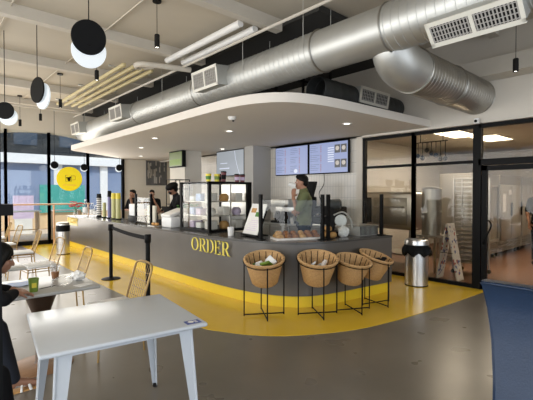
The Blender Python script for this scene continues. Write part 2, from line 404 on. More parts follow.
# ORDER letters, serif, on the long front (face X=3.58, reading towards -Y)
def letter(ch, s0, w, h, z0, x=3.578):
    mb = MB(); th = .012
    def P(poly):   # poly in (u along reading direction 0..1, v up 0..1)
        pts = [(s0 - u * w, z0 + v * h) for u, v in poly]
        a = [mb.bm.verts.new((x, y, z)) for y, z in pts]; b = [mb.bm.verts.new((x - th, y, z)) for y, z in pts]
        mb.bm.faces.new(a); mb.bm.faces.new(b)
        n = len(pts)
        for k in range(n): mb.bm.faces.new((a[k], a[(k + 1) % n], b[(k + 1) % n], b[k]))
    def rect(u0, v0, u1, v1): P([(u0, v0), (u1, v0), (u1, v1), (u0, v1)])
    def arc(cu, cv, ru, rv, a0, a1, thick=.17, thin=.05, n=14):
        for k in range(n):
            qa = R(a0 + (a1 - a0) * k / n); qb = R(a0 + (a1 - a0) * (k + 1) / n)
            ta = thin + (thick - thin) * abs(math.cos(qa)); tb = thin + (thick - thin) * abs(math.cos(qb))
            P([(cu + ru * math.cos(qa), cv + rv * math.sin(qa)), (cu + ru * math.cos(qb), cv + rv * math.sin(qb)),
               (cu + (ru - tb) * math.cos(qb), cv + (rv - tb * .6) * math.sin(qb)), (cu + (ru - ta) * math.cos(qa), cv + (rv - ta * .6) * math.sin(qa))])
    st = .16
    if ch == 'O': arc(.5, .5, .5, .5, 0, 360, n=28)
    if ch in 'RDEPK':
        rect(.12, 0, .12 + st, 1); rect(0, 0, .42, .05); rect(0, .95, .42, 1)
    if ch == 'D':
        rect(.25, 0, .5, .05); rect(.25, .95, .5, 1); arc(.42, .5, .58, .5, -90, 90, n=16)
    if ch in 'RP':
        rect(.28, .95, .5, 1); rect(.28, .46, .5, .51); arc(.48, .73, .42, .27, -90, 90)
    if ch == 'R': P([(.45, .48), (.62, .48), (1.02, .0), (.82, 0)]); rect(.78, 0, 1.08, .05)
    if ch == 'E':
        rect(.28, 0, .9, .05); rect(.28, .95, .86, 1); rect(.28, .48, .7, .53); rect(.86, 0, .92, .22); rect(.82, .78, .88, 1); rect(.66, .4, .71, .61)
    if ch == 'I': rect(.35, 0, .65, 1); rect(.2, 0, .8, .05); rect(.2, .95, .8, 1)
    if ch == 'C': arc(.5, .5, .5, .5, 40, 320, n=22)
    if ch == 'K': P([(.28, .45), (.8, 1), (.9, 1), (.36, .42)]); P([(.36, .58), (.5, .62), (1.0, 0), (.82, 0)]); rect(.7, .95, 1, 1); rect(.76, 0, 1.06, .05)
    if ch == 'U': rect(.1, .25, .27, 1); rect(.78, .25, .84, 1); rect(0, .95, .38, 1); rect(.66, .95, .96, 1); arc(.47, .3, .37, .3, 180, 360)
    return mb
lets = [('O', .22), ('R', .19), ('D', .20), ('E', .165), ('R', .19)]
y = 5.88
for ch, wd in lets:
    cpart('letter', letter(ch, y, wd, .215, .645), M['yellow_letter'], smooth=0); y -= wd + .025
cpart('lettering_plate', bx(3.572, 3.579, 12.0, 12.95, .66, .88), M['gold_plate'])
y = 12.9
for ch in 'PICKUP':
    cpart('letter', letter(ch, y, .12, .16, .72, 3.571), M['yellow'], smooth=0); y -= .155

# sneeze guards
def guard(path, label, posts, h=.66):
    t = thing('sneeze_guard', label, 'glass guard', (path[0][0], path[0][1], .92), 0, None)
    ox, oy = path[0]
    g = MB()
    for (a, b) in zip(path, path[1:]):
        L = math.hypot(b[0] - a[0], b[1] - a[1]); an = math.atan2(b[1] - a[1], b[0] - a[0])
        g.box(.02, L - .02, -.004, .004, .03, h - .08, TR(a[0] - ox, a[1] - oy, 0, an))
    g.build('glass_panel', M['cglass'], t)
    for (x, y) in posts:
        p = MB(); p.box(x - ox - .022, x - ox + .022, y - oy - .022, y - oy + .022, 0, h); p.box(x - ox - .05, x - ox + .05, y - oy - .05, y - oy + .05, 0, .012)
        p.build('post', M['black'], t)
guard([(3.80, 4.36), (3.98, 4.02), (4.46, 3.76)], 'curved glass guard with black posts in front of the pastry tray', [(3.80, 4.36), (4.46, 3.76)])
guard([(4.56, 3.735), (4.95, 3.68), (5.70, 3.57)], 'glass guard with black posts at the right end of the counter, before the slicer', [(4.56, 3.735), (5.70, 3.57)])
guard([(3.85, 8.72), (3.85, 7.97)], 'small glass guard between two black posts left of the masked server', [(3.85, 8.72), (3.85, 7.97)])

# ------------------------------------------------------------------ wicker baskets
def basket(loc, rz, label, fill, tx=10, ty=0, sc=1):
    t = thing('wicker_basket_stand', label, 'basket', loc, rz, 'wicker baskets along the counter')
    tilt = Matrix.Translation((0, 0, .735)) @ Matrix.Rotation(R(ty), 4, 'Y') @ Matrix.Rotation(R(tx), 4, 'X')
    b = MB()
    prof = [(0, -.33), (.155, -.33), (.175, -.31), (.215, -.15), (.25, 0), (.268, .0), (.272, .018), (.25, .03), (.235, .018), (.20, -.15), (.16, -.30), (0, -.305)]
    b.lathe(prof, seg=40, m=tilt)
    b.build('basket', M['wicker'], t)
    rb = MB()
    for k in range(16):
        a = 2 * PI * k / 16
        pts = [tilt @ Vector((r * math.cos(a), r * math.sin(a), z)) for r, z in [(.158, -.29), (.197, -.15), (.232, .012)]]
        rb.tube(pts, .005, 6)
    rb.tube([tilt @ Vector((.274 * math.cos(2 * PI * k / 32), .274 * math.sin(2 * PI * k / 32), -.012)) for k in range(32)], .006, 6, True)
    rb.build('rim_wire', M['black'], t)
    s = MB()
    for k in range(4):
        a = R(15) + k * PI / 2; x, y = .262 * math.cos(a), .262 * math.sin(a)
        ztop = .735 + y * math.sin(R(tx)) - x * math.sin(R(ty))
        s2 = MB(); s2.tube([(x, y, .012), (x, y, ztop)], .0085, 8); s2.build('leg', M['black'], t)
    for a in (R(15), R(105)):
        c_, s_ = .262 * math.cos(a), .262 * math.sin(a); s.tube([(-c_, -s_, .03 ), (c_, s_, .03)], .0085, 8)
    s.build('cross_brace', M['black'], t); t.scale = (sc,) * 3
    return t
def bags(loc, cols, label, name, cat, n=4, z=.60):
    rng = random.Random(int(loc[0] * 100))
    for k in range(n):
        m = MB(); a = 2 * PI * k / n + .5
        m.box(-.05, .05, -.015, .015, -.07, .07, TR(0, 0, 0, rng.random() * 3, R(30 + 40 * rng.random()), R(60 * rng.random())), bev=.012, seg=2)
        for v in m.bm.verts: v.co += Vector((rng.uniform(-1, 1), rng.uniform(-1, 1), rng.uniform(-1, 1))) * .008
        o = m.build(name, cols[k % len(cols)], loc=(loc[0] + .09 * math.cos(a), loc[1] + .09 * math.sin(a), z + .02 * k))
        tag(o, label + ['', ', at its left side', ', at its back', ', at its front', ', topmost'][k], cat, 'packets in the wicker baskets')
vr = R(-41.9)
B = [((3.44, 3.88, 0), -.1, 16, 0, 1), ((3.99, 3.44, 0), -.1, 16, 3, 1), ((4.49, 3.24, 0), 0, 13, 8, .93), ((5.01, 3.22, 0), .2, 13, 14, .93)]
Lb = ['wicker basket on black stand nearest the ORDER lettering, holding green and white packets',
      'second wicker basket from the left on black stand, holding white packets',
      'third wicker basket from the left, partly hidden behind the second',
      'rightmost wicker basket on black stand, by the counter end, holding dark packets']
for (l, rz, tx, ty, sc), lab in zip(B, Lb): basket(l, vr + rz, lab, None, tx, ty, sc)
bags(B[0][0], [M['paper'], M['leaf'], M['paper'], M['green'], M['paper']], 'crumpled packet in the leftmost wicker basket', 'snack_packet', 'packet', 5, .63)
bags(B[1][0], [M['paper'], M['paper'], M['cream_cake']], 'crumpled white packet in the second wicker basket', 'snack_packet', 'packet', 3, .63)
bags(B[3][0], [M['blackm'], M['bronze'], M['blackm']], 'dark packet in the rightmost wicker basket', 'snack_packet', 'packet', 3, .60)

# ------------------------------------------------------------------ ducts
def spiral(mb, p0, p1, r, pitch=.10, seg=40):
    p0 = Vector(p0); p1 = Vector(p1); L = (p1 - p0).length; prof = []; z = 0
    n = int(L / pitch)
    for k in range(n + 1):
        z = k * pitch
        if z + .012 > L: break
        prof += [(r, z), (r + .005, z + .003), (r + .005, z + .008), (r - .001, z + .011), (r, z + .016)]
    prof.append((r, L))
    m = (p1 - p0).to_track_quat('Z', 'Y').to_matrix().to_4x4()
    mb.lathe(prof, p0, seg, m)
DX, DZ, DR = 4.27, 3.55, .28
duct = thing('spiral_duct', 'big galvanised spiral duct running over the counter soffit towards the windows', 'duct', (DX, 4, DZ))
def dpart(name, mb, m, smooth=40):
    o = mb.build(name, m, duct, smooth=smooth); o.location = (-DX, -4, -DZ); return o
mb = MB(); spiral(mb, (DX, 3.6, DZ), (DX, 13.6, DZ), DR); dpart('duct_run', mb, M['galv'])
mb = MB(); mb.cone((DX, 2.55, DZ), (DX, 3.6, DZ), DR - .004, DR - .004, 40); dpart('smooth_section', mb, M['galv'])
mb = MB(); spiral(mb, (DX, -1.0, DZ), (DX, 2.55, DZ), DR); dpart('duct_run', mb, M['galv'])
for y in (2.55, 3.6, 6.6, 9.3):
    mb = MB(); mb.tube([(DX + (DR + .004) * math.cos(a), y, DZ + (DR + .004) * math.sin(a)) for a in [2 * PI * k / 40 for k in range(40)]], .012, 6, True)
    dpart('joint_collar', mb, M['galvdark'])
mb = MB(); mb.lathe([(0, 0), (DR, 0), (DR, .02), (0, .02)], (DX, 13.6, DZ), 40, Matrix.Rotation(R(-90), 4, 'X')); dpart('end_cap', mb, M['galv'])
for y in (.6, 3.7, 5.0, 7.7, 10.2, 12.6):
    for sx in (-1, 1):
        mb = MB(); mb.tube([(DX + sx * (DR + .01), y, DZ), (DX + sx * (DR + .01), y, 4.25)], .006, 6); dpart('hanger_rod', mb, M['galv'])
# branch duct
br = thing('branch_duct', 'spiral branch duct elbowing off the main duct into the right wall', 'duct', (5.5, 2.65, 3.2))
def bpart(name, mb, m):
    o = mb.build(name, m, br); o.location = (-5.5, -2.65, -3.2); return o
mb = MB(); spiral(mb, (4.95, 2.65, 3.2), (7.09, 2.65, 3.2), .285, .085); bpart('duct_run', mb, M['galvdark'])
mb = MB()
el = [Vector((4.46, 2.65, 3.52)), Vector((4.47, 2.65, 3.40)), Vector((4.55, 2.65, 3.28)), Vector((4.72, 2.65, 3.21)), Vector((4.95, 2.65, 3.2))]
mb.tube([tuple(p) for p in catmull(el, 3)], [.24 + .043 * min(1, i / 8) for i in range(13)], 40); bpart('elbow', mb, M['galv'])
for x in (4.95, 6.0):
    mb = MB(); mb.tube([(x, 2.65 + .29 * math.cos(a), 3.2 + .29 * math.sin(a)) for a in [2 * PI * k / 40 for k in range(40)]], .012, 6, True)
    bpart('joint_collar', mb, M['galvdark'])

def register(name, label, L, W, D, nsl, parent_m, vert=True):
    """box with the face in local x (length L) / z (height W); face points -y"""
    t = thing(name, label, 'air register')
    b = MB(); b.box(-L / 2, L / 2, 0, D, -W / 2, W / 2); b.build('housing', M['galv'], t)
    f = MB(); bw = .035
    f.box(-L / 2 - .01, L / 2 + .01, -.015, 0, W / 2 - bw, W / 2 + .01); f.box(-L / 2 - .01, L / 2 + .01, -.015, 0, -W / 2 - .01, -W / 2 + bw)
    for x in (-L / 2 - .01, L / 2 + .01 - bw): f.box(x, x + bw, -.015, 0, -W / 2, W / 2)
    f.box(-.018, .018, -.014, 0, -W / 2, W / 2)
    f.build('frame', M['frame_white'], t)
    k = MB(); k.box(-L / 2 + bw, L / 2 - bw, -.003, .0, -W / 2 + bw, W / 2 - bw); k.build('dark_backing', M['blackm'] if L > .8 else M['galvdark'], t)
    s = MB()
    n = nsl
    for i in range(1, n):
        x = -L / 2 + L * i / n; s.box(x - .006, x + .006, -.012, -.004, -W / 2 + bw, W / 2 - bw)
    m_ = max(3, int(W / .045))
    for i in range(1, m_):
        z = -W / 2 + W * i / m_; s.box(-L / 2 + bw, L / 2 - bw, -.010, -.003, z - .004, z + .004)
    s.build('louvre', M['greywall'], t)
    t.matrix_world = parent_m
    return t
# face normal -y local; big one: length along world Y, tilted down to -X-Z
def facing(loc, nrm, along):
    n = Vector(nrm).normalized(); a = Vector(along).normalized(); yv = -n; z = a.cross(yv)
    m = Matrix((a, yv, z)).transposed().to_4x4(); m.translation = loc; return m
register('air_register', 'large white framed air register on the main duct at top right', .84, .25, .36, 26, facing((4.03, 1.55, 3.22), (-.72, 0, -.72), (0, -1, 0)))
register('air_register', 'boxed air register on the duct above the middle of the counter', .74, .32, .42, 14, facing((3.80, 5.82, 3.55), (-1, 0, -.12), (0, -1, 0)))
register('air_register', 'boxed air register on the duct, second nearest the windows', .74, .32, .42, 14, facing((3.80, 9.75, 3.55), (-1, 0, -.12), (0, -1, 0)))
register('air_register', 'boxed air register at the far end of the duct beside the windows', .74, .32, .42, 14, facing((3.80, 12.9, 3.55), (-1, 0, -.12), (0, -1, 0)))
# dark duct behind
dk = thing('dark_duct', 'dark duct lying across the soffit behind the galvanised duct', 'duct', (5.5, 4.15, 3.22))
mb = MB(); spiral(mb, (4.75, 4.15, 3.22), (7.08, 4.15, 3.22), .20, .2); o = mb.build('duct_run', M['ductdark'], dk); o.location = (-5.5, -4.15, -3.22)
register('air_register', 'air register on the dark duct above the soffit', .85, .25, .16, 18, facing((6.05, 3.93, 3.25), (0, -1, -.15), (1, 0, 0)))
mb = MB()
for x in (4.9, 5.6, 6.4): mb.box(x, x + .04, 5.2, 5.24, 2.93, 4.2)
for z in (3.3, 3.7): mb.box(4.7, 7.05, 5.2, 5.24, z, z + .04)
tag(mb.build('hanger_frame', M['blackm']), 'black strut frame in the dark void above the soffit', 'frame')

# pipes and slats
def pipe(pts, r, m, label, grp=None, name='ceiling_pipe', cat='pipe'):
    mb = MB(); mb.tube([tuple(p) for p in pts], r, 12); return tag(mb.build(name, m), label, cat, grp)
pipe([(3.62, 4.6, 4.06), (3.62, 6.8, 4.06)], .055, M['whitep'], 'fat white pipe under the ceiling, outer of the pair beside the duct')
pipe([(3.9, 4.6, 4.06), (3.9, 6.7, 4.06)], .055, M['whitep'], 'fat white pipe under the ceiling, inner of the pair beside the duct')
pipe(catmull([(3.5, 7.1, 4.0), (3.3, 7.25, 3.97), (3.15, 7.1, 3.95), (3.2, 6.9, 3.93), (3.5, 6.75, 3.92), (4.0, 6.6, 3.92)], 5), .05, M['beam'], 'bent grey pipe looping beside the white pipes')
pipe([(3.85, 1.0, 3.95), (3.85, 13.2, 3.95)], .022, M['beam'], 'thin pale conduit running along the main duct')
pipe([(5.0, -2.0, 3.88), (5.0, 3.6, 3.88)], .03, M['beam'], 'pale conduit right of the main duct')
pipe([(2.4, -2.0, 4.21), (2.4, 13.8, 4.21)], .010, M['ceiling'], 'thin grey conduit left of the cylinder lamps')
pipe([(1.1, -2.0, 4.21), (1.1, 13.8, 4.21)], .010, M['ceiling'], 'thin grey conduit above the disc lamps')
pipe([(-2, 11.9, 3.85), (3.7, 11.9, 3.85)], .03, M['beam'], 'grey pipe crossing below the ceiling near the windows')
pipe([(-2, 3.3, 3.9), (3.4, 3.3, 3.9)], .02, M['galv'], 'grey conduit crossing above the big disc lamp')
for k, x in enumerate((2.98, 3.16, 3.34, 3.52)):
    o = bx(x - .03, x + .03, 7.2, 11.6, 3.92, 3.98, bev=.01).build('ceiling_slat', M['cream'])
    tag(o, ['cream ceiling slat farthest from the duct', 'second cream ceiling slat from the room side', 'third cream ceiling slat from the room side', 'cream ceiling slat nearest the duct'][k], 'slat', 'cream slats hung under the ceiling')
for k, y in enumerate((7.6, 9.4, 11.2)):
    tag(bx(2.85, 3.7, y, y + .05, 3.985, 4.02).build('slat_bracket', M['galv']), ['bracket across the near end of the cream slats', 'bracket across the middle of the cream slats', 'bracket across the far end of the cream slats'][k], 'bracket', 'brackets of the cream slats')
# ceiling diffusers
for k, (x, y) in enumerate([(1.75, 4.6), (1.6, 8.9), (2.55, 9.2)]):
    t = thing('ceiling_vent', ['flat ceiling vent above the big disc lamp', 'flat ceiling vent above the middle disc lamp', 'flat ceiling vent between the cylinder lamps'][k], 'vent', (x, y, 4.24))
    bx(-.28, .28, -.12, .12, -.03, 0).build('frame', M['beam'], t)
    mb = MB()
    for i in range(6): mb.box(-.25, .25, -.10 + i * .036, -.085 + i * .036, -.04, -.03)
    mb.build('louvre', M['galv'], t)

# ------------------------------------------------------------------ lamps
def disc_lamp(p, rad, yaw, drop, shift, label):
    t = thing('disc_pendant', label, 'pendant lamp', (p[0], p[1], 4.25), yaw, 'disc pendant lamps')
    z = p[2] - 4.25
    mb = MB(); mb.tube([(0, 0, 0), (0, 0, z + rad * .9)], .006, 6); mb.build('cord', M['black'], t)
    m = Matrix.Translation((0, 0, z)) @ Matrix.Rotation(R(90 + (16 if rad > .2 else 0)), 4, 'X')
    mb = MB(); mb.lathe([(0, -.012), (rad - .006, -.012), (rad, -.006), (rad, .006), (rad - .006, .012), (0, .012)], seg=48, m=m); mb.build('black_disc', M['black'], t)
    m2 = Matrix.Translation((shift, .06, z - drop)) @ Matrix.Rotation(R(90 + (16 if rad > .2 else 0)), 4, 'X')
    mb = MB(); mb.lathe([(0, -.012), (rad, -.012), (rad, .012), (0, .012)], seg=48, m=m2); mb.build('light_disc', M['lit'], t)
    mb = MB(); mb.cone((shift * .5, .012, z - drop * .5), (shift * .5, .04, z - drop * .5), .03, .03, 12); mb.build('spacer', M['black'], t)
    return t
vy = R(-41.9)
disc_lamp((1.68, 5.14, 3.51), .205, vy + R(38), .145, .015, 'largest disc pendant lamp, black disc over lit white disc, near top left')
disc_lamp((1.51, 6.98, 3.19), .20, vy + R(-34), .09, .05, 'narrow edge-on disc pendant lamp left of the largest')
disc_lamp((1.20, 7.75, 2.95), .14, vy + R(10), .09, .03, 'grey-looking disc pendant lamp at the left edge beside the post')
disc_lamp((3.32, 13.3, 2.45), .11, vy + R(40), .04, .0, 'small added discs modelling a lamp reflection in the windows left of the round sign')  # this and the next two: pendant reflections in the window glass, added as hanging discs
disc_lamp((4.34, 13.82, 2.45), .11, vy + R(40), .04, .0, 'small added discs modelling a lamp reflection just above the round sign')
disc_lamp((5.3, 13.3, 2.45), .11, vy + R(40), .04, .0, 'small added discs modelling a lamp reflection by the beige wall')
def cyl_lamp(x, y, z, label, s=1):
    t = thing('cylinder_pendant', label, 'pendant lamp', (x, y, 4.25), 0, 'black cylinder pendant lamps')
    mb = MB(); mb.tube([(0, 0, 0), (0, 0, z - 4.25 + .1)], .004, 6); mb.build('cord', M['black'], t)
    mb = MB(); mb.lathe([(0, .10), (.03, .10), (.036, .09), (.036, -.08), (.026, -.08), (.026, -.06), (0, -.06)], (0, 0, z - 4.25), 20); mb.build('shade', M['blackm'], t)
    mb = MB(); mb.cone((0, 0, z - 4.25 - .072), (0, 0, z - 4.25 - .062), .028, .028, 16); mb.build('lens', M['litwarm'], t)
    mb = MB(); mb.cone((0, 0, -.03), (0, 0, 0), .06, .06, 16); mb.build('canopy', M['black'], t)
cyl_lamp(2.58, 5.13, 3.68, 'cylinder pendant lamp hanging left of the white pipes')
cyl_lamp(2.55, 7.4, 3.70, 'cylinder pendant lamp just below the largest disc lamp')
cyl_lamp(2.55, 9.7, 3.58, 'cylinder pendant lamp right of the narrow disc lamp')
cyl_lamp(2.62, 11.8, 3.58, 'cylinder pendant lamp over the left windows, second farthest')
cyl_lamp(2.3, 12.6, 3.5, 'farthest cylinder pendant lamp, near the left post')
cyl_lamp(6.25, 1.83, 3.35, 'cylinder pendant lamp at the right above the kitchen door')
def downlight(x, y, z, label):
    t = thing('recessed_downlight', label, 'downlight', (x, y, z), 0, 'round downlights in the soffit')
    mb = MB(); mb.lathe([(.055, -.008), (.085, -.008), (.09, -.002), (.09, 0), (.055, 0)], seg=28); mb.build('trim_ring', M['whitep'], t)
    mb = MB(); mb.cone((0, 0, -.005), (0, 0, -.001), .055, .055, 24); mb.build('lens', M['litwarm'], t)
    l = bpy.data.lights.new('downlight_beam', 'SPOT'); l.energy = 26; l.spot_size = R(110); l.spot_blend = .8; l.color = (1, .86, .68); l.shadow_soft_size = .05
    lo = bpy.data.objects.new('downlight_beam', l); C.objects.link(lo); lo.parent = t; lo.location = (0, 0, -.02)
for x, y, lab in [(5.66, 4.23, 'soffit downlight above the menu screens'), (4.65, 6.26, 'soffit downlight above the pastry case'), (4.03, 8.14, 'soffit downlight nearest the duct side, over the middle of the counter'),
                  (4.6, 10.08, 'soffit downlight second from the windows'), (5.65, 12.39, 'soffit downlight nearest the beige wall'), (6.38, 8.9, 'soffit downlight behind the tilted screen')]:
    downlight(x, y, 2.8, lab)
t = thing('smoke_detector', 'round white smoke detector on the soffit above the ORDER lettering', 'smoke detector', (3.83, 5.08, 2.8))
mb = MB(); mb.lathe([(0, -.05), (.04, -.05), (.06, -.03), (.07, 0), (0, 0)], seg=24); mb.build('body', M['whitep'], t)
mb = MB(); mb.ball((.02, .0, -.055), .018); mb.build('sensor', M['blackm'], t)
t = thing('security_camera', 'small white security camera above the kitchen door frame', 'camera', (7.08, 2.63, 2.79))
bx(-.06, 0, -.04, .04, -.04, .05, bev=.008).build('housing', M['whitep'], t)
mb = MB(); mb.cone((-.085, 0, 0), (-.06, 0, 0), .022, .022, 16); mb.build('lens', M['black'], t)
for k, (x, y) in enumerate([(9.3, 3.9), (10.6, 3.6), (9.3, .9), (11.8, 1.5)]):
    t = thing('ceiling_light_panel', ['lit ceiling panel seen above the middle glass mullion', 'lit ceiling panel seen above the kitchen door', 'lit ceiling panel deeper in the kitchen to the right', 'farthest lit ceiling panel in the kitchen'][k], 'ceiling light', (x, y, 2.95), 0, 'kitchen ceiling panel lights')
    bx(-.62, .62, -.32, .32, -.02, 0).build('frame', M['whitep'], t); bx(-.58, .58, -.28, .28, -.025, -.02).build('diffuser', M['panel'], t)
    lo = area('panel_light', (0, 0, -.04), (0, 0, 0), 1.1, .55, 50, (1, .88, .72)); lo.parent = t

# ------------------------------------------------------------------ screens on the right wall
def menu(yc, label, photos):
    t = thing('menu_screen', label, 'screen', (7.02, yc, 2.39), 0, 'menu screens on the tiled wall')
    mb = MB(); mb.box(-.03, .03, -.56, .56, -.355, .355, bev=.006); mb.build('casing', M['black'], t)
    s = bx(-.034, -.03, -.54, .54, -.335, .335).build('display', M['screen'], t)
    tx = MB(); wt = MB(); rd = MB()
    rng = random.Random(int(yc * 10))
    cols = [(.5, .12), (.02, -.36)] if not photos else [(.52, .12)]
    for (a, b) in cols:
        for i in range(14):
            z = .28 - i * .042
            if i % 5 == 4: continue
            L = rng.uniform(.55, .95) * (a - b) * .75
            tx.box(-.0365, -.034, a - L, a, z - .005, z + .005)
            rd.box(-.037, -.034, b + .06, b + .10, z - .005, z + .006); rd.box(-.0345, -.034, b + .075, b + .085, z - .05, z + .006)
    if photos:
        for i in range(7): wt.box(-.0365, -.034, -.17, .0, .2 - i * .05, .222 - i * .05)
    else:
        wt.lathe([(0, 0), (.06, 0), (.06, .003), (0, .003)], (-.034, -.16, -.26), 20, Matrix.Rotation(R(-90), 4, 'Y'), sx=.8)
    tx.build('menu_text', M['screent'], t); wt.build('white_print', M['screenw'], t); rd.build('price_print', M['screenr'], t)
    if photos:
        for (yy, zz) in [(-.27, .18), (-.44, .18), (-.27, -.14), (-.44, -.14)]:
            bx(-.0372, -.034, yy - .075, yy + .075, zz - .09, zz + .09).build('dish_photo', M['screend'], t)
            e = MB(); e.lathe([(0, 0), (.05, 0), (.05, .003), (0, .003)], (-.037, yy, zz + .01), 16, Matrix.Rotation(R(-90), 4, 'Y')); e.build('dish_print', M['cream_cake'], t)
menu(6.89, 'left menu screen on the tiled wall, two columns of text', False)
menu(5.74, 'right menu screen on the tiled wall, with dish photos', True)
t = thing('tilted_screen', 'tilted pale screen mounted between the two columns', 'screen', (6.72, 9.0, 2.43), R(-2))
mb = MB(); mb.box(-.03, .03, -.68, .66, -.36, .36, bev=.006); mb.build('casing', M['black'], t)
bx(-.034, -.03, -.66, .64, -.34, .34).build('display', M['screenp'], t)
mb = MB(); mb.tube(catmull([(-.036, -.25, .33), (-.036, -.3, .1), (-.036, -.42, -.2), (-.036, -.5, -.33)], 5), .006, 6)
mb.box(-.036, -.034, .0, .5, -.15, -.12); mb.box(-.036, -.034, .1, .45, .0, .02); mb.build('display_print', M['screenw'], t)
mb = MB(); mb.box(.03, .36, .10, .18, -.08, .08); mb.build('bracket', M['black'], t)
t = thing('small_screen', 'small green screen on the far column', 'screen', (5.74, 10.2, 2.56), 0)
mb = MB(); mb.box(-.06, .055, -.38, .38, -.23, .23, bev=.01); mb.build('casing', M['black'], t)
bx(-.066, -.06, -.35, .35, -.20, .20).build('display', M['screeng'], t)
mb = MB(); mb.box(-.069, -.066, -.32, .32, -.17, -.0); mb.build('display_print', M['green'], t)
t = thing('wall_poster', 'large grey photo print on the beige wall beyond the far column', 'poster', (6.98, 13.97, 2.36))
bx(-.42, .42, -.02, .0, -.47, .47).build('panel', M['photo'], t)
rng = random.Random(12); mb = MB(); mb2 = MB()
for i in range(26):
    x = rng.uniform(-.38, .3); z = rng.uniform(-.42, .3); a_, b_ = rng.uniform(.02, .09), rng.uniform(.08, .28)
    (mb if i % 2 else mb2).box(x, min(.41, x + a_), -.023 - .0002 * i, -.02, z, min(.46, z + b_))
mb.build('light_print', M['greywall'], t, smooth=0); mb2.build('grey_print', M['galvdark'], t, smooth=0)
# round window sign
t = thing('window_sign', 'round yellow sign with a bee and cup emblem hung in the window', 'sign', (3.93, 13.981, 2.06), 0)
rx = Matrix.Rotation(R(90), 4, 'X')
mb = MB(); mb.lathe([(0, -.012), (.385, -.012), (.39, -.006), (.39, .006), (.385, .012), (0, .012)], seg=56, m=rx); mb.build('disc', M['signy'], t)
mb = MB()
def flat(u, v, w, h): mb.box(u - w / 2, u + w / 2, -.018, -.012, v - h / 2, v + h / 2)
flat(-.12, .02, .012, .20); flat(.05, .02, .012, .20); flat(-.035, -.08, .18, .012); flat(-.09, .12, .07, .012)
for (u, v, w_, h_) in [(.12, .1, .1, .012), (.17, .04, .012, .13), (.12, -.03, .1, .012)]: flat(u, v, w_, h_)
mb.build('cup_emblem', M['green'], t)
mb = MB(); mb.ball((-.02, -.016, -.01), .06, (.8, .15, 1.2)); mb.ball((-.07, -.016, .03), .035, (1.2, .15, .6)); mb.ball((.02, -.016, .05), .03, (1, .15, .8)); mb.build('bee_emblem', M['black'], t)
mb = MB()
for i in range(11): mb.box(-.2 + i * .037, -.18 + i * .037, -.018, -.012, -.21, -.19)
mb.build('small_lettering', M['orange'], t)

# ------------------------------------------------------------------ pastry case
t = thing('pastry_case', 'black framed glass pastry case standing on the counter, cakes inside', 'display case', (4.27, 6.18, .92))
W2, D2, H2 = .445, .46, .88
mb = MB()
for sx in (-1, 1):
    for sy in (-1, 1):
        mb.box(sx * W2 - .025, sx * W2 + .025, sy * D2 - .025, sy * D2 + .025, 0, H2)
mb.box(-W2 - .025, W2 + .025, -D2 - .025, -D2 + .02, H2 - .04, H2); mb.box(-W2 - .025, W2 + .025, D2 - .02, D2 + .025, H2 - .03, H2)
mb.box(-W2 - .02, W2 + .02, -D2, D2, 0, .04); mb.box(W2 - .07, W2 + .02, -D2 - .02, -D2 + .03, 0, H2)
mb.build('frame', M['black'], t)
bx(-W2, W2, -D2, D2, H2 - .012, H2).build('top_panel', M['cglass'], t)
bx(-W2 - .01, -W2 - .004, -D2, D2, .04, H2 - .03).build('side_glass', M['cglass'], t)
bx(-W2, W2, -D2 - .008, -D2 - .002, .04, H2 - .04).build('front_glass', M['cglass'], t)
for z in (.27, .52): bx(-W2 + .02, W2 - .02, -D2 + .02, D2 - .02, z, z + .012).build('shelf', M['steel'], t)
bx(W2 - .012, W2, -D2 + .02, D2 - .02, .04, H2 - .03).build('rear_panel', M['steel'], t)
mb = MB(); mb.box(-.012, .012, -D2 - .012, -D2 + .01, .04, H2 - .04); mb.build('door_stile', M['steel'], t)
# cakes and boxes in case
n = 0
rng = random.Random(3)
for zi, z in enumerate((.961, 1.203, 1.453)):
    for k, x in enumerate((-.3, -.02, .26)):
        X0, Y0 = 4.28 + x, 6.18 - .28
        pos = ['bottom', 'middle', 'top'][zi] + ' shelf, ' + ['left', 'centre', 'right'][k]
        if (zi + k) % 2 == 0:
            o = bx(-.08, .08, -.09, .09, 0, .15, bev=.012).build('cake_box', M['cream_cake'], loc=(X0, Y0, z))
            tag(o, 'pale cake box in the pastry case, front of the ' + pos, 'box', 'cake boxes in the pastry case')
        else:
            mb = MB(); mb.lathe([(0, 0), (.07, 0), (.09, .05), (.085, .10), (.05, .135), (0, .14)], seg=20)
            o = mb.build('cake', [M['cream_cake'], M['breadl'], M['pink']][k], loc=(X0, Y0, z))
            tag(o, 'round cake in the pastry case, front of the ' + pos, 'cake', 'cakes in the pastry case')
for zi, z in enumerate((.961, 1.203, 1.453)):
    for k, y in enumerate((.10, .32)):
        o = bx(-.1, .1, -.08, .08, 0, rng.uniform(.08, .17), bev=.01).build('cake_box', [M['paper'], M['pink'], M['bluepaper']][(zi + k) % 3], loc=(4.05, 6.18 + y, z))
        tag(o, 'wrapped box in the pastry case, left side of the ' + ['bottom', 'middle', 'top'][zi] + ' shelf, ' + ['nearer', 'farther'][k], 'box', 'wrapped boxes in the pastry case')
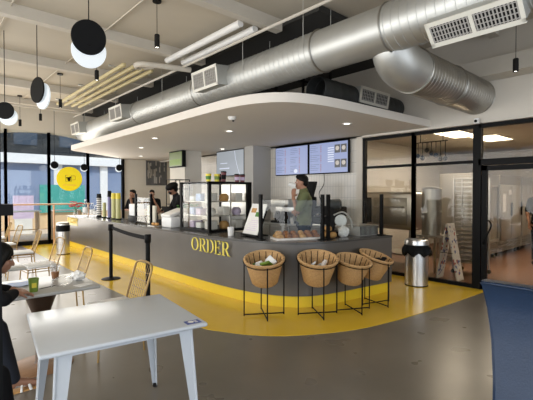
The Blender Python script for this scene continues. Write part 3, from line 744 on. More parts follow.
# cups on top of case
def cup(name, loc, r, h, m, label, group=None, band=None, lid=None, cat='cup'):
    t = thing(name, label, cat, loc, 0, group)
    mb = MB(); mb.lathe([(0, 0), (r * .78, 0), (r, h), (r * .93, h), (r * .72, .006), (0, .006)], seg=20); mb.build('body', m, t)
    if band:
        mb = MB(); mb.lathe([(r * .84, h * .25), (r * .86, h * .25), (r * .955, h * .7), (r * .93, h * .7)], seg=20); mb.build('band', band, t)
    if lid:
        mb = MB(); mb.lathe([(0, h + .02), (r * .9, h + .015), (r * 1.05, h), (r * 1.05, h - .008), (0, h - .002)], seg=20); mb.build('lid', lid, t)
    return t
topz = 1.801
for k, (x, y, m, bd) in enumerate([(3.86, 5.80, M['lemon'], M['leaf']), (4.02, 5.78, M['lemon'], M['green']), (4.18, 5.8, M['maroon'], M['black']), (4.24, 5.98, M['maroon'], M['black']), (4.48, 5.8, M['maroon'], M['pink']), (4.62, 5.82, M['maroon'], M['pink'])]):
    cup('paper_cup', (x, y, topz), .05, .13 if k != 2 else .17, m, ['yellow cup with dark band, leftmost on top of the pastry case', 'second yellow cup on top of the pastry case', 'tall maroon cup in the middle on top of the pastry case',
        'maroon cup behind the tall one on top of the pastry case', 'maroon and pink cup on top of the pastry case', 'rightmost maroon cup on top of the pastry case'][k], 'cups on top of the pastry case', bd, M['blackm'] if k > 1 else None)
cup('paper_cup', (3.83, 5.12, .92), .055, .14, M['whitep'], 'large white cup on the counter in front of the pastry case', None)
# menu card stand
t = thing('menu_card_stand', 'white menu card with orange and green patches leaning in a black stand', 'menu stand', (3.93, 4.78, .93), R(-8))
mt = Matrix.Rotation(R(22), 4, 'Y')
bx(-.004, .004, -.17, .17, .02, .42, m=mt).build('card', M['whitep'], t)
mb = MB(); mb.box(-.02, .16, -.18, .18, 0, .018); mb.box(.015, .03, -.17, .17, .0, .40, m=mt); mb.build('stand', M['black'], t)
bx(-.006, -.004, .02, .13, .30, .36, m=mt).build('orange_patch', M['breadl'], t)
bx(-.006, -.004, -.12, .01, .25, .31, m=mt).build('green_patch', M['leaf'], t)
mb = MB()
for i in range(6): mb.box(-.0055, -.004, -.12 + .02 * (i % 2), .12 - .03 * (i % 3), .07 + i * .025, .075 + i * .025, m=mt)
mb.build('card_text', M['pink'], t)
t.scale = (1.25,) * 3; t.location.z = .94
# pastry tray
an = math.atan2(3.74 - 4.22, 4.62 - 3.95) + R(10)
t = thing('pastry_tray', 'white tray of pastries on the counter behind the curved glass guard', 'tray', (4.30, 4.12, .92), R(-24))
mb = MB(); mb.box(-.36, .36, -.15, .15, 0, .012); mb.box(-.36, .36, -.155, -.145, 0, .03); mb.box(-.36, .36, .145, .155, 0, .03); mb.box(-.365, -.355, -.15, .15, 0, .03); mb.box(.355, .365, -.15, .15, 0, .03)
mb.build('tray_body', M['cream_cake'], t)
rng = random.Random(5)
cr, sr = math.cos(R(-24)), math.sin(R(-24))
for k in range(18):
    row, i = (k // 6, k % 6) if k < 12 else (2, k - 12)
    lx = -.29 + i * .115; ly = -.075 + row * .14; lz = .012
    if row == 2: lx += .0; ly = 0; lz = .055
    mb = MB(); r0 = rng.uniform(.046, .055)
    mb.lathe([(0, 0), (r0 * .9, 0), (r0 * 1.2, .02), (r0 * 1.12, .045), (r0 * .7, .062), (0, .07)], seg=14, m=Matrix.Rotation(rng.random() * 3, 4, 'Z'), sx=1, sy=.8)
    for v in mb.bm.verts: v.co += Vector((rng.uniform(-1, 1), rng.uniform(-1, 1), rng.uniform(0, 1))) * .005
    o = mb.build('pastry', M['bread'] if (k * 7) % 3 else M['breadl'], loc=(4.30 + lx * cr - ly * sr, 4.12 + lx * sr + ly * cr, .92 + lz))
    tag(o, 'small baked pastry piled on the white tray behind the curved glass', 'pastry', 'pastries on the white tray')

# slicer, bread, stack at right counter
t = thing('food_slicer', 'dark round-bladed food slicer on the counter right of the man in olive shirt', 'slicer', (5.06, 4.08, .92), vr)
mb = MB(); mb.box(-.14, .16, -.14, .14, 0, .08, bev=.02); mb.box(-.05, .05, -.05, .05, .08, .42, bev=.015); mb.build('base', M['blackm'], t)
mb = MB(); mb.cone((-.05, 0, .50), (.12, 0, .50), .075, .09, 24); mb.ball((.12, 0, .5), .09, (.5, 1, 1)); mb.build('motor_housing', M['ductdark'], t)
mb = MB(); mb.lathe([(0, -.008), (.095, -.008), (.10, 0), (.095, .008), (0, .008)], (.14, -.06, .24), 32, rx); mb.build('blade', M['galvdark'], t)
mb = MB(); mb.tube(catmull([(.02, -.1, .33), (.16, -.12, .38), (.28, -.12, .28), (.31, -.12, .12)], 5), .013, 8); mb.build('blade_guard', M['greywall'], t)
for k, (x, y, z, rr) in enumerate([(4.74, 3.95, .92, .6), (4.78, 3.82, .92, .2), (4.76, 3.90, 1.012, 1.2)]):
    mb = MB(); mb.ball((0, 0, .048), .05, (1.6, 1, .95))
    o = mb.build('bread_loaf', M['breadl'], loc=(x, y, z)); o.rotation_euler.z = rr
    tag(o, ['small golden loaf on the counter by the double posts', 'golden loaf beside the crumpled bag before the slicer', 'golden loaf lying on top of the other two'][k], 'bread', 'bread loaves before the slicer')
def crumple(name, loc, s, m, label, cat, seed, rz=0, amp=.18):
    rng = random.Random(seed); mb = MB()
    r = bmesh.ops.create_icosphere(mb.bm, subdivisions=3, radius=1)
    for v in mb.bm.verts:
        k = 1 + rng.uniform(-amp, amp); v.co = Vector((v.co.x * s[0] * k, v.co.y * s[1] * k, max(-.85, v.co.z) * s[2] * k + s[2] * .9))
        if v.co.z < .004: v.co.z = .001
    o = mb.build(name, m, loc=loc, smooth=20); o.rotation_euler.z = rz; return tag(o, label, cat)
crumple('paper_bag', (5.02, 3.81, .92), (.11, .06, .09), M['paper'], 'crumpled white bag on the counter before the slicer', 'bag', 3)
t = thing('cutlery_bin', 'low grey ribbed bin at the right end of the counter', 'bin', (5.50, 3.80, .92), R(-6))
mb = MB(); mb.box(-.22, .22, -.14, .14, 0, .15, bev=.01); mb.build('body', M['greywall'], t)
mb = MB()
for i in range(15): mb.box(-.21 + i * .03, -.20 + i * .03, -.147, -.139, .01, .145)
mb.build('rib', M['blackm'], t)
bx(-.23, .23, -.15, .15, .15, .165, bev=.004).build('lid', M['galvdark'], t)
tag(bx(-.12, .12, -.07, .07, 0, .14, bev=.02).build('napkin_block', M['paper'], loc=(5.55, 4.08, .92)), 'stack of white napkins behind the ribbed bin', 'napkins')

# left part of the counter
def dispenser(x, y, h, m, m2, label, r=.055, coil=False, group='cup dispensers at the far end of the counter'):
    t = thing('cup_dispenser', label, 'cup dispenser', (x, y, .92), 0, group)
    mb = MB(); mb.cone((0, 0, 0), (0, 0, .03), r + .03, r + .02, 20); mb.build('base', M['black'], t)
    mb = MB(); mb.cone((0, 0, .03), (0, 0, h * .78), r, r, 20); mb.build('tube', m, t)
    mb = MB(); mb.lathe([(0, h * .78), (r * 1.1, h * .78), (r * 1.1, h * .8), (r * .95, h), (0, h)], seg=20); mb.build('cup_stack', m2, t)
    if coil:
        mb = MB()
        for k in range(9): mb.lathe([(r * 1.0, .06 + k * h * .085), (r * 1.15, .08 + k * h * .085), (r * 1.0, .10 + k * h * .085)], seg=20)
        mb.build('cup_rim', M['whitep'], t)
dispenser(4.0, 11.5, .66, M['black'], M['blackm'], 'black cup dispenser with white cup rims, leftmost of the upright stacks', .06, True)
dispenser(4.0, 11.1, .42, M['palecup'], M['palecup'], 'short pale cup stack beside the black dispenser', .045)
dispenser(4.0, 10.72, .74, M['purple'], M['black'], 'tall blue-grey cup dispenser with black top', .05)
dispenser(4.0, 10.42, .68, M['palecup'], M['lemon'], 'yellow topped cup dispenser beside the tall blue-grey one', .06)
dispenser(4.0, 10.12, .68, M['palecup'], M['lemon'], 'rightmost yellow topped cup dispenser', .06)
t = thing('flower_vase', 'glass vase of dark red flowers at the far end of the counter', 'flowers', (3.75, 12.75, .92))
mb = MB(); mb.lathe([(0, 0), (.05, 0), (.06, .08), (.035, .16), (.045, .2), (.04, .2), (.03, .16), (0, .01)], seg=18); mb.build('vase', M['plastic'], t)
mb = MB(); rng = random.Random(8)
fl = [(rng.uniform(-.16, .16), rng.uniform(-.16, .16), rng.uniform(.26, .42)) for _ in range(14)]
for p in fl: mb.tube([(0, 0, .04), (p[0] * .3, p[1] * .3, .2), p], .004, 5)
mb.build('stem', M['leaf'], t)
for p in fl:
    mb = MB()
    for k in range(6):
        a = k * PI / 3; mb.ball((p[0] + .03 * math.cos(a), p[1] + .03 * math.sin(a), p[2]), .03, (1, 1, .5), 8)
    mb.build('bloom', M['red'], t)
for k, (x, y, hh) in enumerate([(3.95, 12.5, .46), (4.05, 12.2, .36), (4.05, 11.9, .30)]):
    t = thing('drink_bottle', ['tall clear bottle beside the flowers', 'clear bottle with pale label right of the flowers', 'short clear jar left of the black cup dispenser'][k], 'bottle', (x, y, .92), 0, 'clear bottles at the far end of the counter')
    mb = MB(); mb.lathe([(0, 0), (.07, 0), (.075, .02), (.075, hh * .65), (.03, hh * .85), (.03, hh), (0, hh)], seg=18); mb.build('body', M['plastic'], t)
    mb = MB(); mb.lathe([(.077, hh * .2), (.078, hh * .2), (.078, hh * .55), (.077, hh * .55)], seg=18); mb.build('bottle_label', M['paper'], t)
    mb = MB(); mb.cone((0, 0, hh), (0, 0, hh + .03), .033, .033, 14); mb.build('cap', M['whitep'], t)
# white machine, register, plant etc
t = thing('napkin_holder', 'white angular holder on a black base right of the yellow cup dispensers', 'holder', (4.10, 9.35, .92), R(0))
bx(-.14, .14, -.3, .1, 0, .14, bev=.01).build('base', M['black'], t)
bx(-.13, .13, -.25, .05, .14, .42, bev=.02).build('body', M['cushion'], t)
tag(bx(-.02, .02, -.2, .2, 0, .40, bev=.004).build('divider_board', M['tanwall'], loc=(4.05, 8.34, .92)), 'beige upright board between the two black guard posts', 'board')
t = thing('cash_register', 'black cash register on the counter in front of the masked server', 'cash register', (4.12, 7.72, .92), R(10))
bx(-.16, .16, -.2, .2, 0, .12, bev=.01).build('drawer', M['black'], t)
bx(-.02, .02, -.03, .03, .12, .28).build('stand', M['black'], t)
mt = TR(0, 0, .30, 0, 0, R(-35)); bx(-.015, .015, -.15, .15, -.11, .11, m=mt, bev=.006).build('touch_screen', M['blackm'], t)
t = thing('bagel_tray', 'small tray of round rolls behind the counter edge near the register', 'tray', (3.78, 7.62, .92), 0)
bx(-.10, .10, -.16, .16, 0, .015, bev=.004).build('tray_body', M['steel'], t)
for k in range(4):
    mb = MB(); mb.ball((0, 0, .03), .042, (1, 1, .75)); tag(mb.build('bread_roll', M['breadl'], loc=(3.76 + .03 * (k % 2), 7.51 + k * .075, .935)), 'small golden roll on the steel tray near the register, ' + ['nearest the case', 'second from the case', 'third from the case', 'nearest the register'][k], 'roll', 'rolls on the small steel tray')
t = thing('acrylic_bin', 'white curved acrylic food bin left of the pastry case', 'bin', (3.98, 7.18, .92), 0)
mb = MB(); mb.box(-.2, .2, -.2, .2, 0, .22, bev=.03); mb.build('body', M['cushion'], t)
mt = TR(-.02, 0, .27, 0, 0, R(-18)); bx(-.2, .2, -.19, .19, -.02, .05, m=mt, bev=.02).build('lid', M['whitep'], t)
mb = MB(); rng = random.Random(4)
t = thing('herb_planter', 'low planter of green leaves behind the white acrylic bin', 'plant', (4.36, 7.32, .92))
bx(-.14, .14, -.14, .14, 0, .3, bev=.01).build('planter', M['steel'], t)
mb = MB()
for k in range(60):
    p = Vector((rng.uniform(-.16, .16), rng.uniform(-.16, .16), rng.uniform(.3, .44))); mb.ball(p, .03, (1, .5, .25), 6, Matrix.Rotation(rng.random() * 3, 4, 'Z') @ Matrix.Rotation(rng.random(), 4, 'X'))
mb.build('foliage', M['leaf'], t)
t = thing('wire_rack', 'tall thin black rack standing behind the masked server', 'rack', (5.3, 9.4, 0), 0)
mb = MB()
for sx in (-1, 1):
    for sy in (-1, 1): mb.tube([(sx * .2, sy * .25, 0), (sx * .2, sy * .25, 1.95)], .012, 6)
mb.build('upright', M['black'], t)
for z in (.5, .9, 1.3, 1.7, 1.94):
    mb = MB(); mb.box(-.2, .2, -.25, -.235, z, z + .015); mb.box(-.2, .2, .235, .25, z, z + .015); mb.box(-.2, -.185, -.25, .25, z, z + .015); mb.box(.185, .2, -.25, .25, z, z + .015); mb.build('shelf_rail', M['black'], t)

# back counter and machines
t = thing('back_counter', 'dark back counter along the tiled wall behind the man in olive shirt', 'counter', (6.75, 6.4, 0))
bx(-.33, .34, -1.35, 1.3, .06, .86).build('body', M['galvdark'], t); bx(-.35, .34, -1.37, 1.3, .86, .9).build('worktop', M['steel'], t)
bx(-.28, .34, -1.3, 1.3, 0, .06).build('plinth', M['black'], t)
for k in range(4): bx(-.345, -.33, -1.3 + k * .65, -.7 + k * .65, .1, .84).build('door', M['steel'], t)
t = thing('coffee_brewer', 'steel coffee brewer on the back counter left of the man in olive shirt', 'coffee machine', (6.6, 6.72, .9))
bx(-.18, .2, -.3, .3, 0, .05, bev=.01).build('base', M['blackm'], t); bx(.0, .2, -.3, .3, .05, .55, bev=.01).build('body', M['steel'], t); bx(-.18, .2, -.3, .3, .38, .56, bev=.02).build('brew_head', M['galvdark'], t)
for y in (-.15, .15):
    mb = MB(); mb.lathe([(0, 0), (.07, 0), (.08, .1), (.05, .2), (.05, .22), (0, .22)], (-.08, y, .05), 18); mb.build('carafe', M['blackm'], t)
t = thing('espresso_grinder', 'tall black grinder with hopper on the back counter right of the man in olive shirt', 'grinder', (6.55, 5.88, .9))
bx(-.12, .14, -.14, .14, 0, .10, bev=.02).build('base', M['black'], t); bx(-.05, .12, -.10, .10, .10, .62, bev=.02).build('body', M['black'], t)
mb = MB(); mb.lathe([(0, .62), (.07, .62), (.14, .92), (.14, .95), (0, .95)], (.03, 0, 0), 22); mb.build('hopper', M['blackm'], t)
mb = MB(); mb.tube([(-.06, 0, .5), (-.16, -.05, .38), (-.2, -.1, .15)], .03, 10); mb.build('chute', M['galvdark'], t)
t = thing('espresso_machine', 'black espresso machine on the back counter below the right menu screen', 'coffee machine', (6.6, 5.36, .9))
bx(-.2, .2, -.3, .3, .05, .42, bev=.03).build('body', M['blackm'], t); bx(-.24, .2, -.3, .3, 0, .05, bev=.01).build('drip_tray', M['steel'], t)
mb = MB()
for y in (-.15, .12): mb.cone((-.26, y, .25), (-.2, y, .25), .03, .03, 12); mb.tube([(-.26, y, .25), (-.38, y - .02, .23)], .012, 8)
mb.build('group_head', M['steel'], t)
mb = MB(); mb.tube(catmull([(7.05, 5.9, 2.05), (7.02, 5.88, 1.8), (7.0, 6.0, 1.6), (6.95, 5.9, 1.4)], 5), .008, 6); tag(mb.build('power_cable', M['blackm']), 'black cable hanging below the menu screens', 'cable')
cup('paper_cup', (6.45, 6.32, .9), .05, .14, M['whitep'], 'white cup on the back counter beside the coffee brewer')
cup('paper_cup', (6.42, 6.12, .9), .05, .17, M['plastic'], 'clear cup on the back counter beside the white cup')

# ------------------------------------------------------------------ people
def fig(name, mb, m, parent, voxel=.008, it=4, factor=.5):
    o = mb.build(name, m, None, smooth=0)
    r = o.modifiers.new('r', 'REMESH'); r.mode = 'VOXEL'; r.voxel_size = voxel; r.use_smooth_shade = True
    sm = o.modifiers.new('s', 'SMOOTH'); sm.iterations = it; sm.factor = factor
    bpy.context.view_layer.update()
    dg = bpy.context.evaluated_depsgraph_get(); me = bpy.data.meshes.new_from_object(o.evaluated_get(dg))
    o.modifiers.clear(); old = o.data; o.data = me; bpy.data.meshes.remove(old)
    if not me.materials: me.materials.append(m)
    me.polygons.foreach_set('use_smooth', [True] * len(me.polygons))
    o.parent = parent; return o
def ell(mb, c, rx_, ry_, rz_, m=None): mb.ball(c, 1, (rx_, ry_, rz_), 20, m)
def hand(mb, w, d, side, s=1.0, curl=.6):
    """palm from wrist w along d; fingers curl towards 'side'"""
    w = Vector(w); d = Vector(d).normalized(); side = Vector(side); side = (side - d * side.dot(d)).normalized(); lat = d.cross(side)
    pc = w + d * .045 * s
    mb.capsule(w, w + d * .03 * s, .024 * s, .026 * s)
    for k in range(4):
        o = lat * (k - 1.5) * .020 * s
        mb.capsule(w + d * .03 * s + o * .6, w + d * .085 * s + o, .014 * s, .0105 * s, 8)
        L = [.032, .038, .036, .028][k] * s
        p = w + d * .085 * s + o; dd = d
        for j in range(3):
            dd = (dd + side * curl * .55).normalized(); q = p + dd * L * (1, .7, .55)[j]
            mb.capsule(p, q, .0098 * s, .0085 * s, 8); p = q
    b = w + d * .02 * s - lat * .02 * s; p1 = b + (d * .5 - lat * .6 + side * .4).normalized() * .045 * s; p2 = p1 + (d * .8 - lat * .1 + side * .5).normalized() * .032 * s
    mb.capsule(b, p1, .014 * s, .0115 * s, 8); mb.capsule(p1, p2, .011 * s, .009 * s, 8)
def person(label, loc, rz, J, skin, clothes, hair, scale=1.0, extra=None, detail=True):
    t = thing('person', label, 'person', loc, rz); t.scale = (scale,) * 3
    V = {k: Vector(v) for k, v in J.items()}
    mb = MB()
    # head frame
    hd = V['head']; fw = V.get('look', Vector((1, 0, 0))).normalized(); up = V.get('up', Vector((0, 0, 1))).normalized()
    lf = up.cross(fw).normalized(); fw = lf.cross(up).normalized()
    hm = Matrix((fw, lf, up)).transposed().to_4x4()
    def H(x, y, z): return hd + fw * x + lf * y + up * z
    ell(mb, H(-.01, 0, .03), .092, .072, .088, hm); ell(mb, H(.028, 0, -.03), .058, .058, .075, hm); mb.ball(H(.055, 0, -.088), .024)
    ell(mb, H(.02, 0, -.055), .05, .054, .05, hm)
    mb.capsule(H(.08, 0, .015), H(.105, 0, -.028), .009, .014, 10)   # nose
    mb.ball(H(.088, .014, -.03), .009); mb.ball(H(.088, -.014, -.03), .009)
    ell(mb, H(.083, 0, -.055), .012, .024, .007, hm); ell(mb, H(.081, 0, -.066), .012, .020, .008, hm)
    for sy in (-1, 1):
        ell(mb, H(-.005, sy * .072, -.012), .018, .009, .03, hm); ell(mb, H(.066, sy * .035, .035), .016, .024, .006, hm); ell(mb, H(.06, sy * .038, -.025), .02, .02, .02, hm)
    mb.capsule(V['neck'], hd + up * -.05 - fw * .02, .06, .056)
    # torso
    pel, chest = V['pelvis'], V['chest']
    ax = (chest - pel).normalized()
    latp = (V['hip_l'] - V['hip_r']).normalized(); lats = (V['sho_l'] - V['sho_r']).normalized()
    def torso(m_, inf=0.0, top=True):
        for k in range(7):
            f = k / 6; c = pel.lerp(chest, f); w_ = [.165, .16, .145, .14, .155, .17, .165][k] + inf; d_ = [.115, .11, .10, .10, .11, .12, .11][k] + inf
            la = latp.lerp(lats, f).normalized(); u_ = ax; f_ = la.cross(u_).normalized(); u_ = f_.cross(la).normalized()
            mm = Matrix((f_, la, u_)).transposed().to_4x4(); ell(m_, c, d_, w_, .11, mm)
        m_.capsule(V['sho_l'] - lats * .03, V['sho_r'] + lats * .03, .062 + inf, .062 + inf); m_.capsule(chest, V['neck'], .10 + inf, .065 + inf * .5)
    torso(mb)
    for s in 'lr':
        mb.capsule(V['sho_' + s], V['elb_' + s], .050, .040); mb.capsule(V['elb_' + s], V['wri_' + s], .040, .027)
        mb.capsule(V['hip_' + s], V['kne_' + s], .085, .056); mb.capsule(V['kne_' + s], V['ank_' + s], .056, .036)
        mid = V['kne_' + s].lerp(V['ank_' + s], .3); mb.ball(mid - Vector((.012, 0, 0)), .056)
        mb.capsule(V['ank_' + s], V['toe_' + s], .036, .026); mb.ball(V['ank_' + s] + (V['ank_' + s] - V['toe_' + s]) * .15 + Vector((0, 0, -.035)), .034)
        hd_ = V.get('hdir_' + s, (V['wri_' + s] - V['elb_' + s])); hs = V.get('hside_' + s, Vector((1, 0, 0)))
        hand(mb, V['wri_' + s], hd_, hs, 1.0, J.get('curl', .6))
    fig('body', mb, skin, t, .008, 3)
    for nm, m_, kind in clothes:
        g = MB()
        if kind.startswith('top'):
            torso(g, .016)
            ln = 1.0 if 'long' in kind else .0
            for s in 'lr':
                e = V['elb_' + s]
                if ln: g.capsule(V['sho_' + s], e, .066, .054); g.capsule(e, e.lerp(V['wri_' + s], .95), .054, .040)
                else: g.capsule(V['sho_' + s], V['sho_' + s].lerp(e, .8), .068, .064)
        if kind.startswith('legs'):
            ell(g, pel, .135, .175, .12)
            for s in 'lr':
                g.capsule(V['hip_' + s], V['kne_' + s], .100, .070); g.capsule(V['kne_' + s], V['ank_' + s].lerp(V['kne_' + s], .06), .070, .050)
        if kind == 'apron':
            pass
        fig(nm, g, m_, t, .010, 5)
    # shoes / sandals
    for s in 'lr':
        a, b = V['ank_' + s], V['toe_' + s]; d = (b - a); d.z = 0; d.normalize(); ang = math.atan2(d.y, d.x)
        z0 = min(a.z, b.z) - .035
        g = MB()
        if extra and 'sandal' in extra:
            g.box(-.07, .19, -.045, .045, 0, .014, TR(a.x, a.y, z0 - .005, ang), bev=.004); sh = g.build('sandal', M['breadl'], t)
            g = MB(); g.tube([(a.x + d.x * .08 - d.y * .045, a.y + d.y * .08 + d.x * .045, z0), (a.x + d.x * .09, a.y + d.y * .09, z0 + .075), (a.x + d.x * .11 + d.y * .045, a.y + d.y * .11 - d.x * .045, z0)], .012, 8)
            g.tube([(a.x + d.x * .04 + d.y * .045, a.y + d.y * .04 - d.x * .045, z0), (a.x + d.x * .05, a.y + d.y * .05, z0 + .085), (a.x + d.x * .14 - d.y * .045, a.y + d.y * .14 + d.x * .045, z0)], .010, 8)
            g.build('strap', M['whitep'], sh)
        else:
            g.capsule((a.x - d.x * .04, a.y - d.y * .04, z0 + .045), (b.x + d.x * .02, b.y + d.y * .02, z0 + .035), .045, .04); g.build('shoe', M['black'], t)
    # hair
    g = MB()
    if hair == 'short':
        ell(g, H(-.022, 0, .05), .098, .079, .086, hm); ell(g, H(-.055, 0, .0), .062, .070, .075, hm); ell(g, H(.045, 0, .095), .045, .06, .03, hm)
    elif hair == 'bun':
        ell(g, H(-.02, 0, .05), .10, .082, .085, hm); ell(g, H(-.06, 0, .0), .065, .072, .08, hm); g.ball(H(-.10, 0, .10), .045)
    elif hair == 'cap':
        ell(g, H(-.02, 0, .07), .15, .12, .09, hm); ell(g, H(-.065, 0, .0), .07, .085, .09, hm); ell(g, H(.07, 0, .08), .06, .07, .015, hm)
    else:
        ell(g, H(-.022, 0, .045), .108, .088, .092, hm); ell(g, H(-.065, 0, -.02), .072, .085, .10, hm)
        for k in range(9):
            a = (k - 4) * .22; p = H(-.06 * math.cos(a) - .03, .085 * math.sin(a) * 1.1, -.02); g.capsule(p, p - Vector((.05, 0, .26)), .034, .03)
        for sy in (-1, 1): g.capsule(H(.03, sy * .07, .07), H(-.02, sy * .084, -.09), .022, .026)
    fig('hair', g, M['hair'], t, .009, 2)
    for sy in (-1, 1):
        g = MB(); ell(g, H(.071, sy * .034, .008), .008, .013, .007, hm); e = g.build('eye', M['eyew'], t)
        g = MB(); g.ball(H(.078, sy * .034, .008), .0055); g.build('iris', M['hair'], e)
        g = MB(); ell(g, H(.079, sy * .034, .036), .006, .020, .004, hm); g.build('eyebrow', M['hair'], t)
    return t, H
# man drinking
J = dict(pelvis=(0, 0, .97), chest=(0.0, 0, 1.36), neck=(0.01, 0, 1.50), head=(.05, 0, 1.635), look=(1, 0, -.02),
         hip_l=(0, .09, .92), hip_r=(0, -.09, .92), kne_l=(.02, .10, .50), kne_r=(.02, -.10, .50), ank_l=(-.02, .11, .08), ank_r=(-.02, -.11, .08), toe_l=(.13, .13, .035), toe_r=(.13, -.13, .035),
         sho_l=(0, .185, 1.43), sho_r=(0, -.185, 1.43), elb_l=(.13, .22, 1.17), elb_r=(.10, -.21, 1.17), wri_l=(.185, .09, 1.40), wri_r=(.19, .08, 1.16),
         hdir_l=(-.1, -.25, 1), hside_l=(-.2, -1, 0), hdir_r=(-.3, 1, .05), hside_r=(-1, -.2, 0))
man, H = person('man in an olive t-shirt behind the counter, facing left and drinking from a cup', (5.19, 4.79, 0), R(138), J, M['skin'], [('t_shirt', M['olive'], 'top'), ('trousers', M['denim'], 'legs')], 'short', 1.09)
t = thing('drinking_cup', 'pale cup held to the mouth of the man in the olive t-shirt', 'cup', (0, 0, 0))
fwd = Vector((math.cos(R(138)), math.sin(R(138)), 0)); base = Vector((5.19, 4.79, 0)) + fwd * .145 * 1.09 + Vector((0, 0, 1.578 * 1.09))
mb = MB(); mb.lathe([(0, .125), (.036, .125), (.052, 0), (.048, 0), (.034, .12), (0, .12)], seg=20, m=Vector((-fwd.x * -1, -fwd.y * -1, .35)).to_track_quat('Z', 'Y').to_matrix().to_4x4())
for v in mb.bm.verts: pass
o = mb.build('body', M['whitep'], t); t.location = base - Vector((0, 0, 0))
# masked server
J2 = dict(pelvis=(-.1, 0, .97), chest=(0.04, 0, 1.33), neck=(0.08, 0, 1.46), head=(.16, 0, 1.585), look=(1, 0, -.45), up=(.4, 0, 1),
         hip_l=(-.1, .09, .92), hip_r=(-.1, -.09, .92), kne_l=(-.05, .10, .50), kne_r=(-.05, -.10, .50), ank_l=(-.1, .11, .08), ank_r=(-.1, -.11, .08), toe_l=(.05, .13, .035), toe_r=(.05, -.13, .035),
         sho_l=(.03, .18, 1.39), sho_r=(.03, -.18, 1.39), elb_l=(.15, .24, 1.13), elb_r=(.15, -.24, 1.13), wri_l=(.36, .17, 1.10), wri_r=(.36, -.17, 1.10),
         hdir_l=(1, -.2, -.1), hside_l=(0, 0, -1), hdir_r=(1, .2, -.1), hside_r=(0, 0, -1))
srv, H2_ = person('server in black with a black mask and puffed black hair, bending behind the register', (4.86, 8.56, 0), R(165), J2, M['skin2'], [('jacket', M['blackcloth'], 'top_long'), ('trousers', M['blackcloth'], 'legs')], 'cap', 1.06)
g = MB(); Hs = H2_
ell(g, H2_(.062, 0, -.045), .045, .056, .042); g.build('face_mask', M['blackcloth'], srv)
for k, (x, y) in enumerate([(4.75, 10.9), (5.3, 10.9)]):
    far = dup(man, (x, y, 0), R(200 + 40 * k), ['far person with dark hair behind the counter beside the yellow topped cup dispensers', 'far person with dark hair behind the beige divider board'][k]); far.scale = (.96, .96, .96)
    for c in far.children:
        if c.name.startswith('t_shirt'): c.data = c.data.copy(); c.data.materials[0] = M['blackcloth']
# person in the kitchen
J3 = dict(J); J3.update(elb_l=(.02, .25, 1.16), elb_r=(.02, -.25, 1.16), wri_l=(.12, .22, .93), wri_r=(.12, -.22, .93), hdir_l=(.2, 0, -1), hside_l=(1, -.5, 0), hdir_r=(.2, 0, -1), hside_r=(1, .5, 0))
person('person in black clothes standing in the kitchen at the right edge', (10.60, 2.58, 0), R(200), J3, M['skin2'], [('shirt', M['blackcloth'], 'top'), ('trousers', M['blackcloth'], 'legs')], 'short', 1.0)
# seated woman
J4 = dict(pelvis=(-.02, 0, .56), chest=(.20, 0, .88), neck=(.30, 0, .97), head=(.42, 0, 1.075), look=(1, 0, -.28), up=(.28, 0, 1),
         hip_l=(.02, .09, .54), hip_r=(.02, -.09, .54), kne_l=(.40, .12, .53), kne_r=(.38, -.10, .55), ank_l=(.28, .13, .09), ank_r=(.50, -.06, .085), toe_l=(.42, .15, .04), toe_r=(.65, -.07, .035),
         sho_l=(.20, .17, .93), sho_r=(.20, -.17, .93), elb_l=(.38, .26, .80), elb_r=(.40, -.24, .80), wri_l=(.50, .10, .80), wri_r=(.50, -.08, .80),
         hdir_l=(.9, -.3, -.1), hside_l=(0, 0, -1), hdir_r=(.9, .3, -.1), hside_r=(0, 0, -1))
person('woman with long black hair and dark clothes seated at the left table, looking down', (.12, 3.76, 0), R(3), J4, M['skin'], [('jacket', M['blackcloth'], 'top_long'), ('trousers', M['denim'], 'legs')], 'long', 1.0, 'sandal')
# person nearest, at the white table's left
J5 = dict(J4); J5.update(head=(.16, 0, 1.2), neck=(.06, 0, 1.05), chest=(.0, 0, .92), sho_l=(0, .18, .99), sho_r=(0, -.18, .99), elb_l=(.1, .24, .74), elb_r=(.1, -.24, .74), wri_l=(.20, .05, .70), wri_r=(.20, -.05, .70), look=(1, 0, 0), up=(0, 0, 1))
person('person in black trousers seated left of the pale table, only the knees in view', (-.02, 2.62, 0), R(28), J5, M['skin'], [('jacket', M['blackcloth'], 'top_long'), ('trousers', M['blackcloth'], 'legs')], 'short', 1.0)
# stools of the two seated people
for k, (x, y) in enumerate([(.12, 3.76), (-.02, 2.62)]):
    t = thing('stool', ['dark stool under the seated woman', 'dark stool under the person left of the pale table'][k], 'stool', (x, y, 0), 0)
    mb = MB(); mb.lathe([(0, .40), (.17, .40), (.18, .42), (.17, .44), (0, .44)], seg=24); mb.build('seat', M['black'], t)
    for a in range(4):
        mb = MB(); mb.tube([(.12 * math.cos(a * PI / 2), .12 * math.sin(a * PI / 2), .4), (.19 * math.cos(a * PI / 2), .19 * math.sin(a * PI / 2), 0.01)], .012, 8); mb.build('leg', M['black'], t)

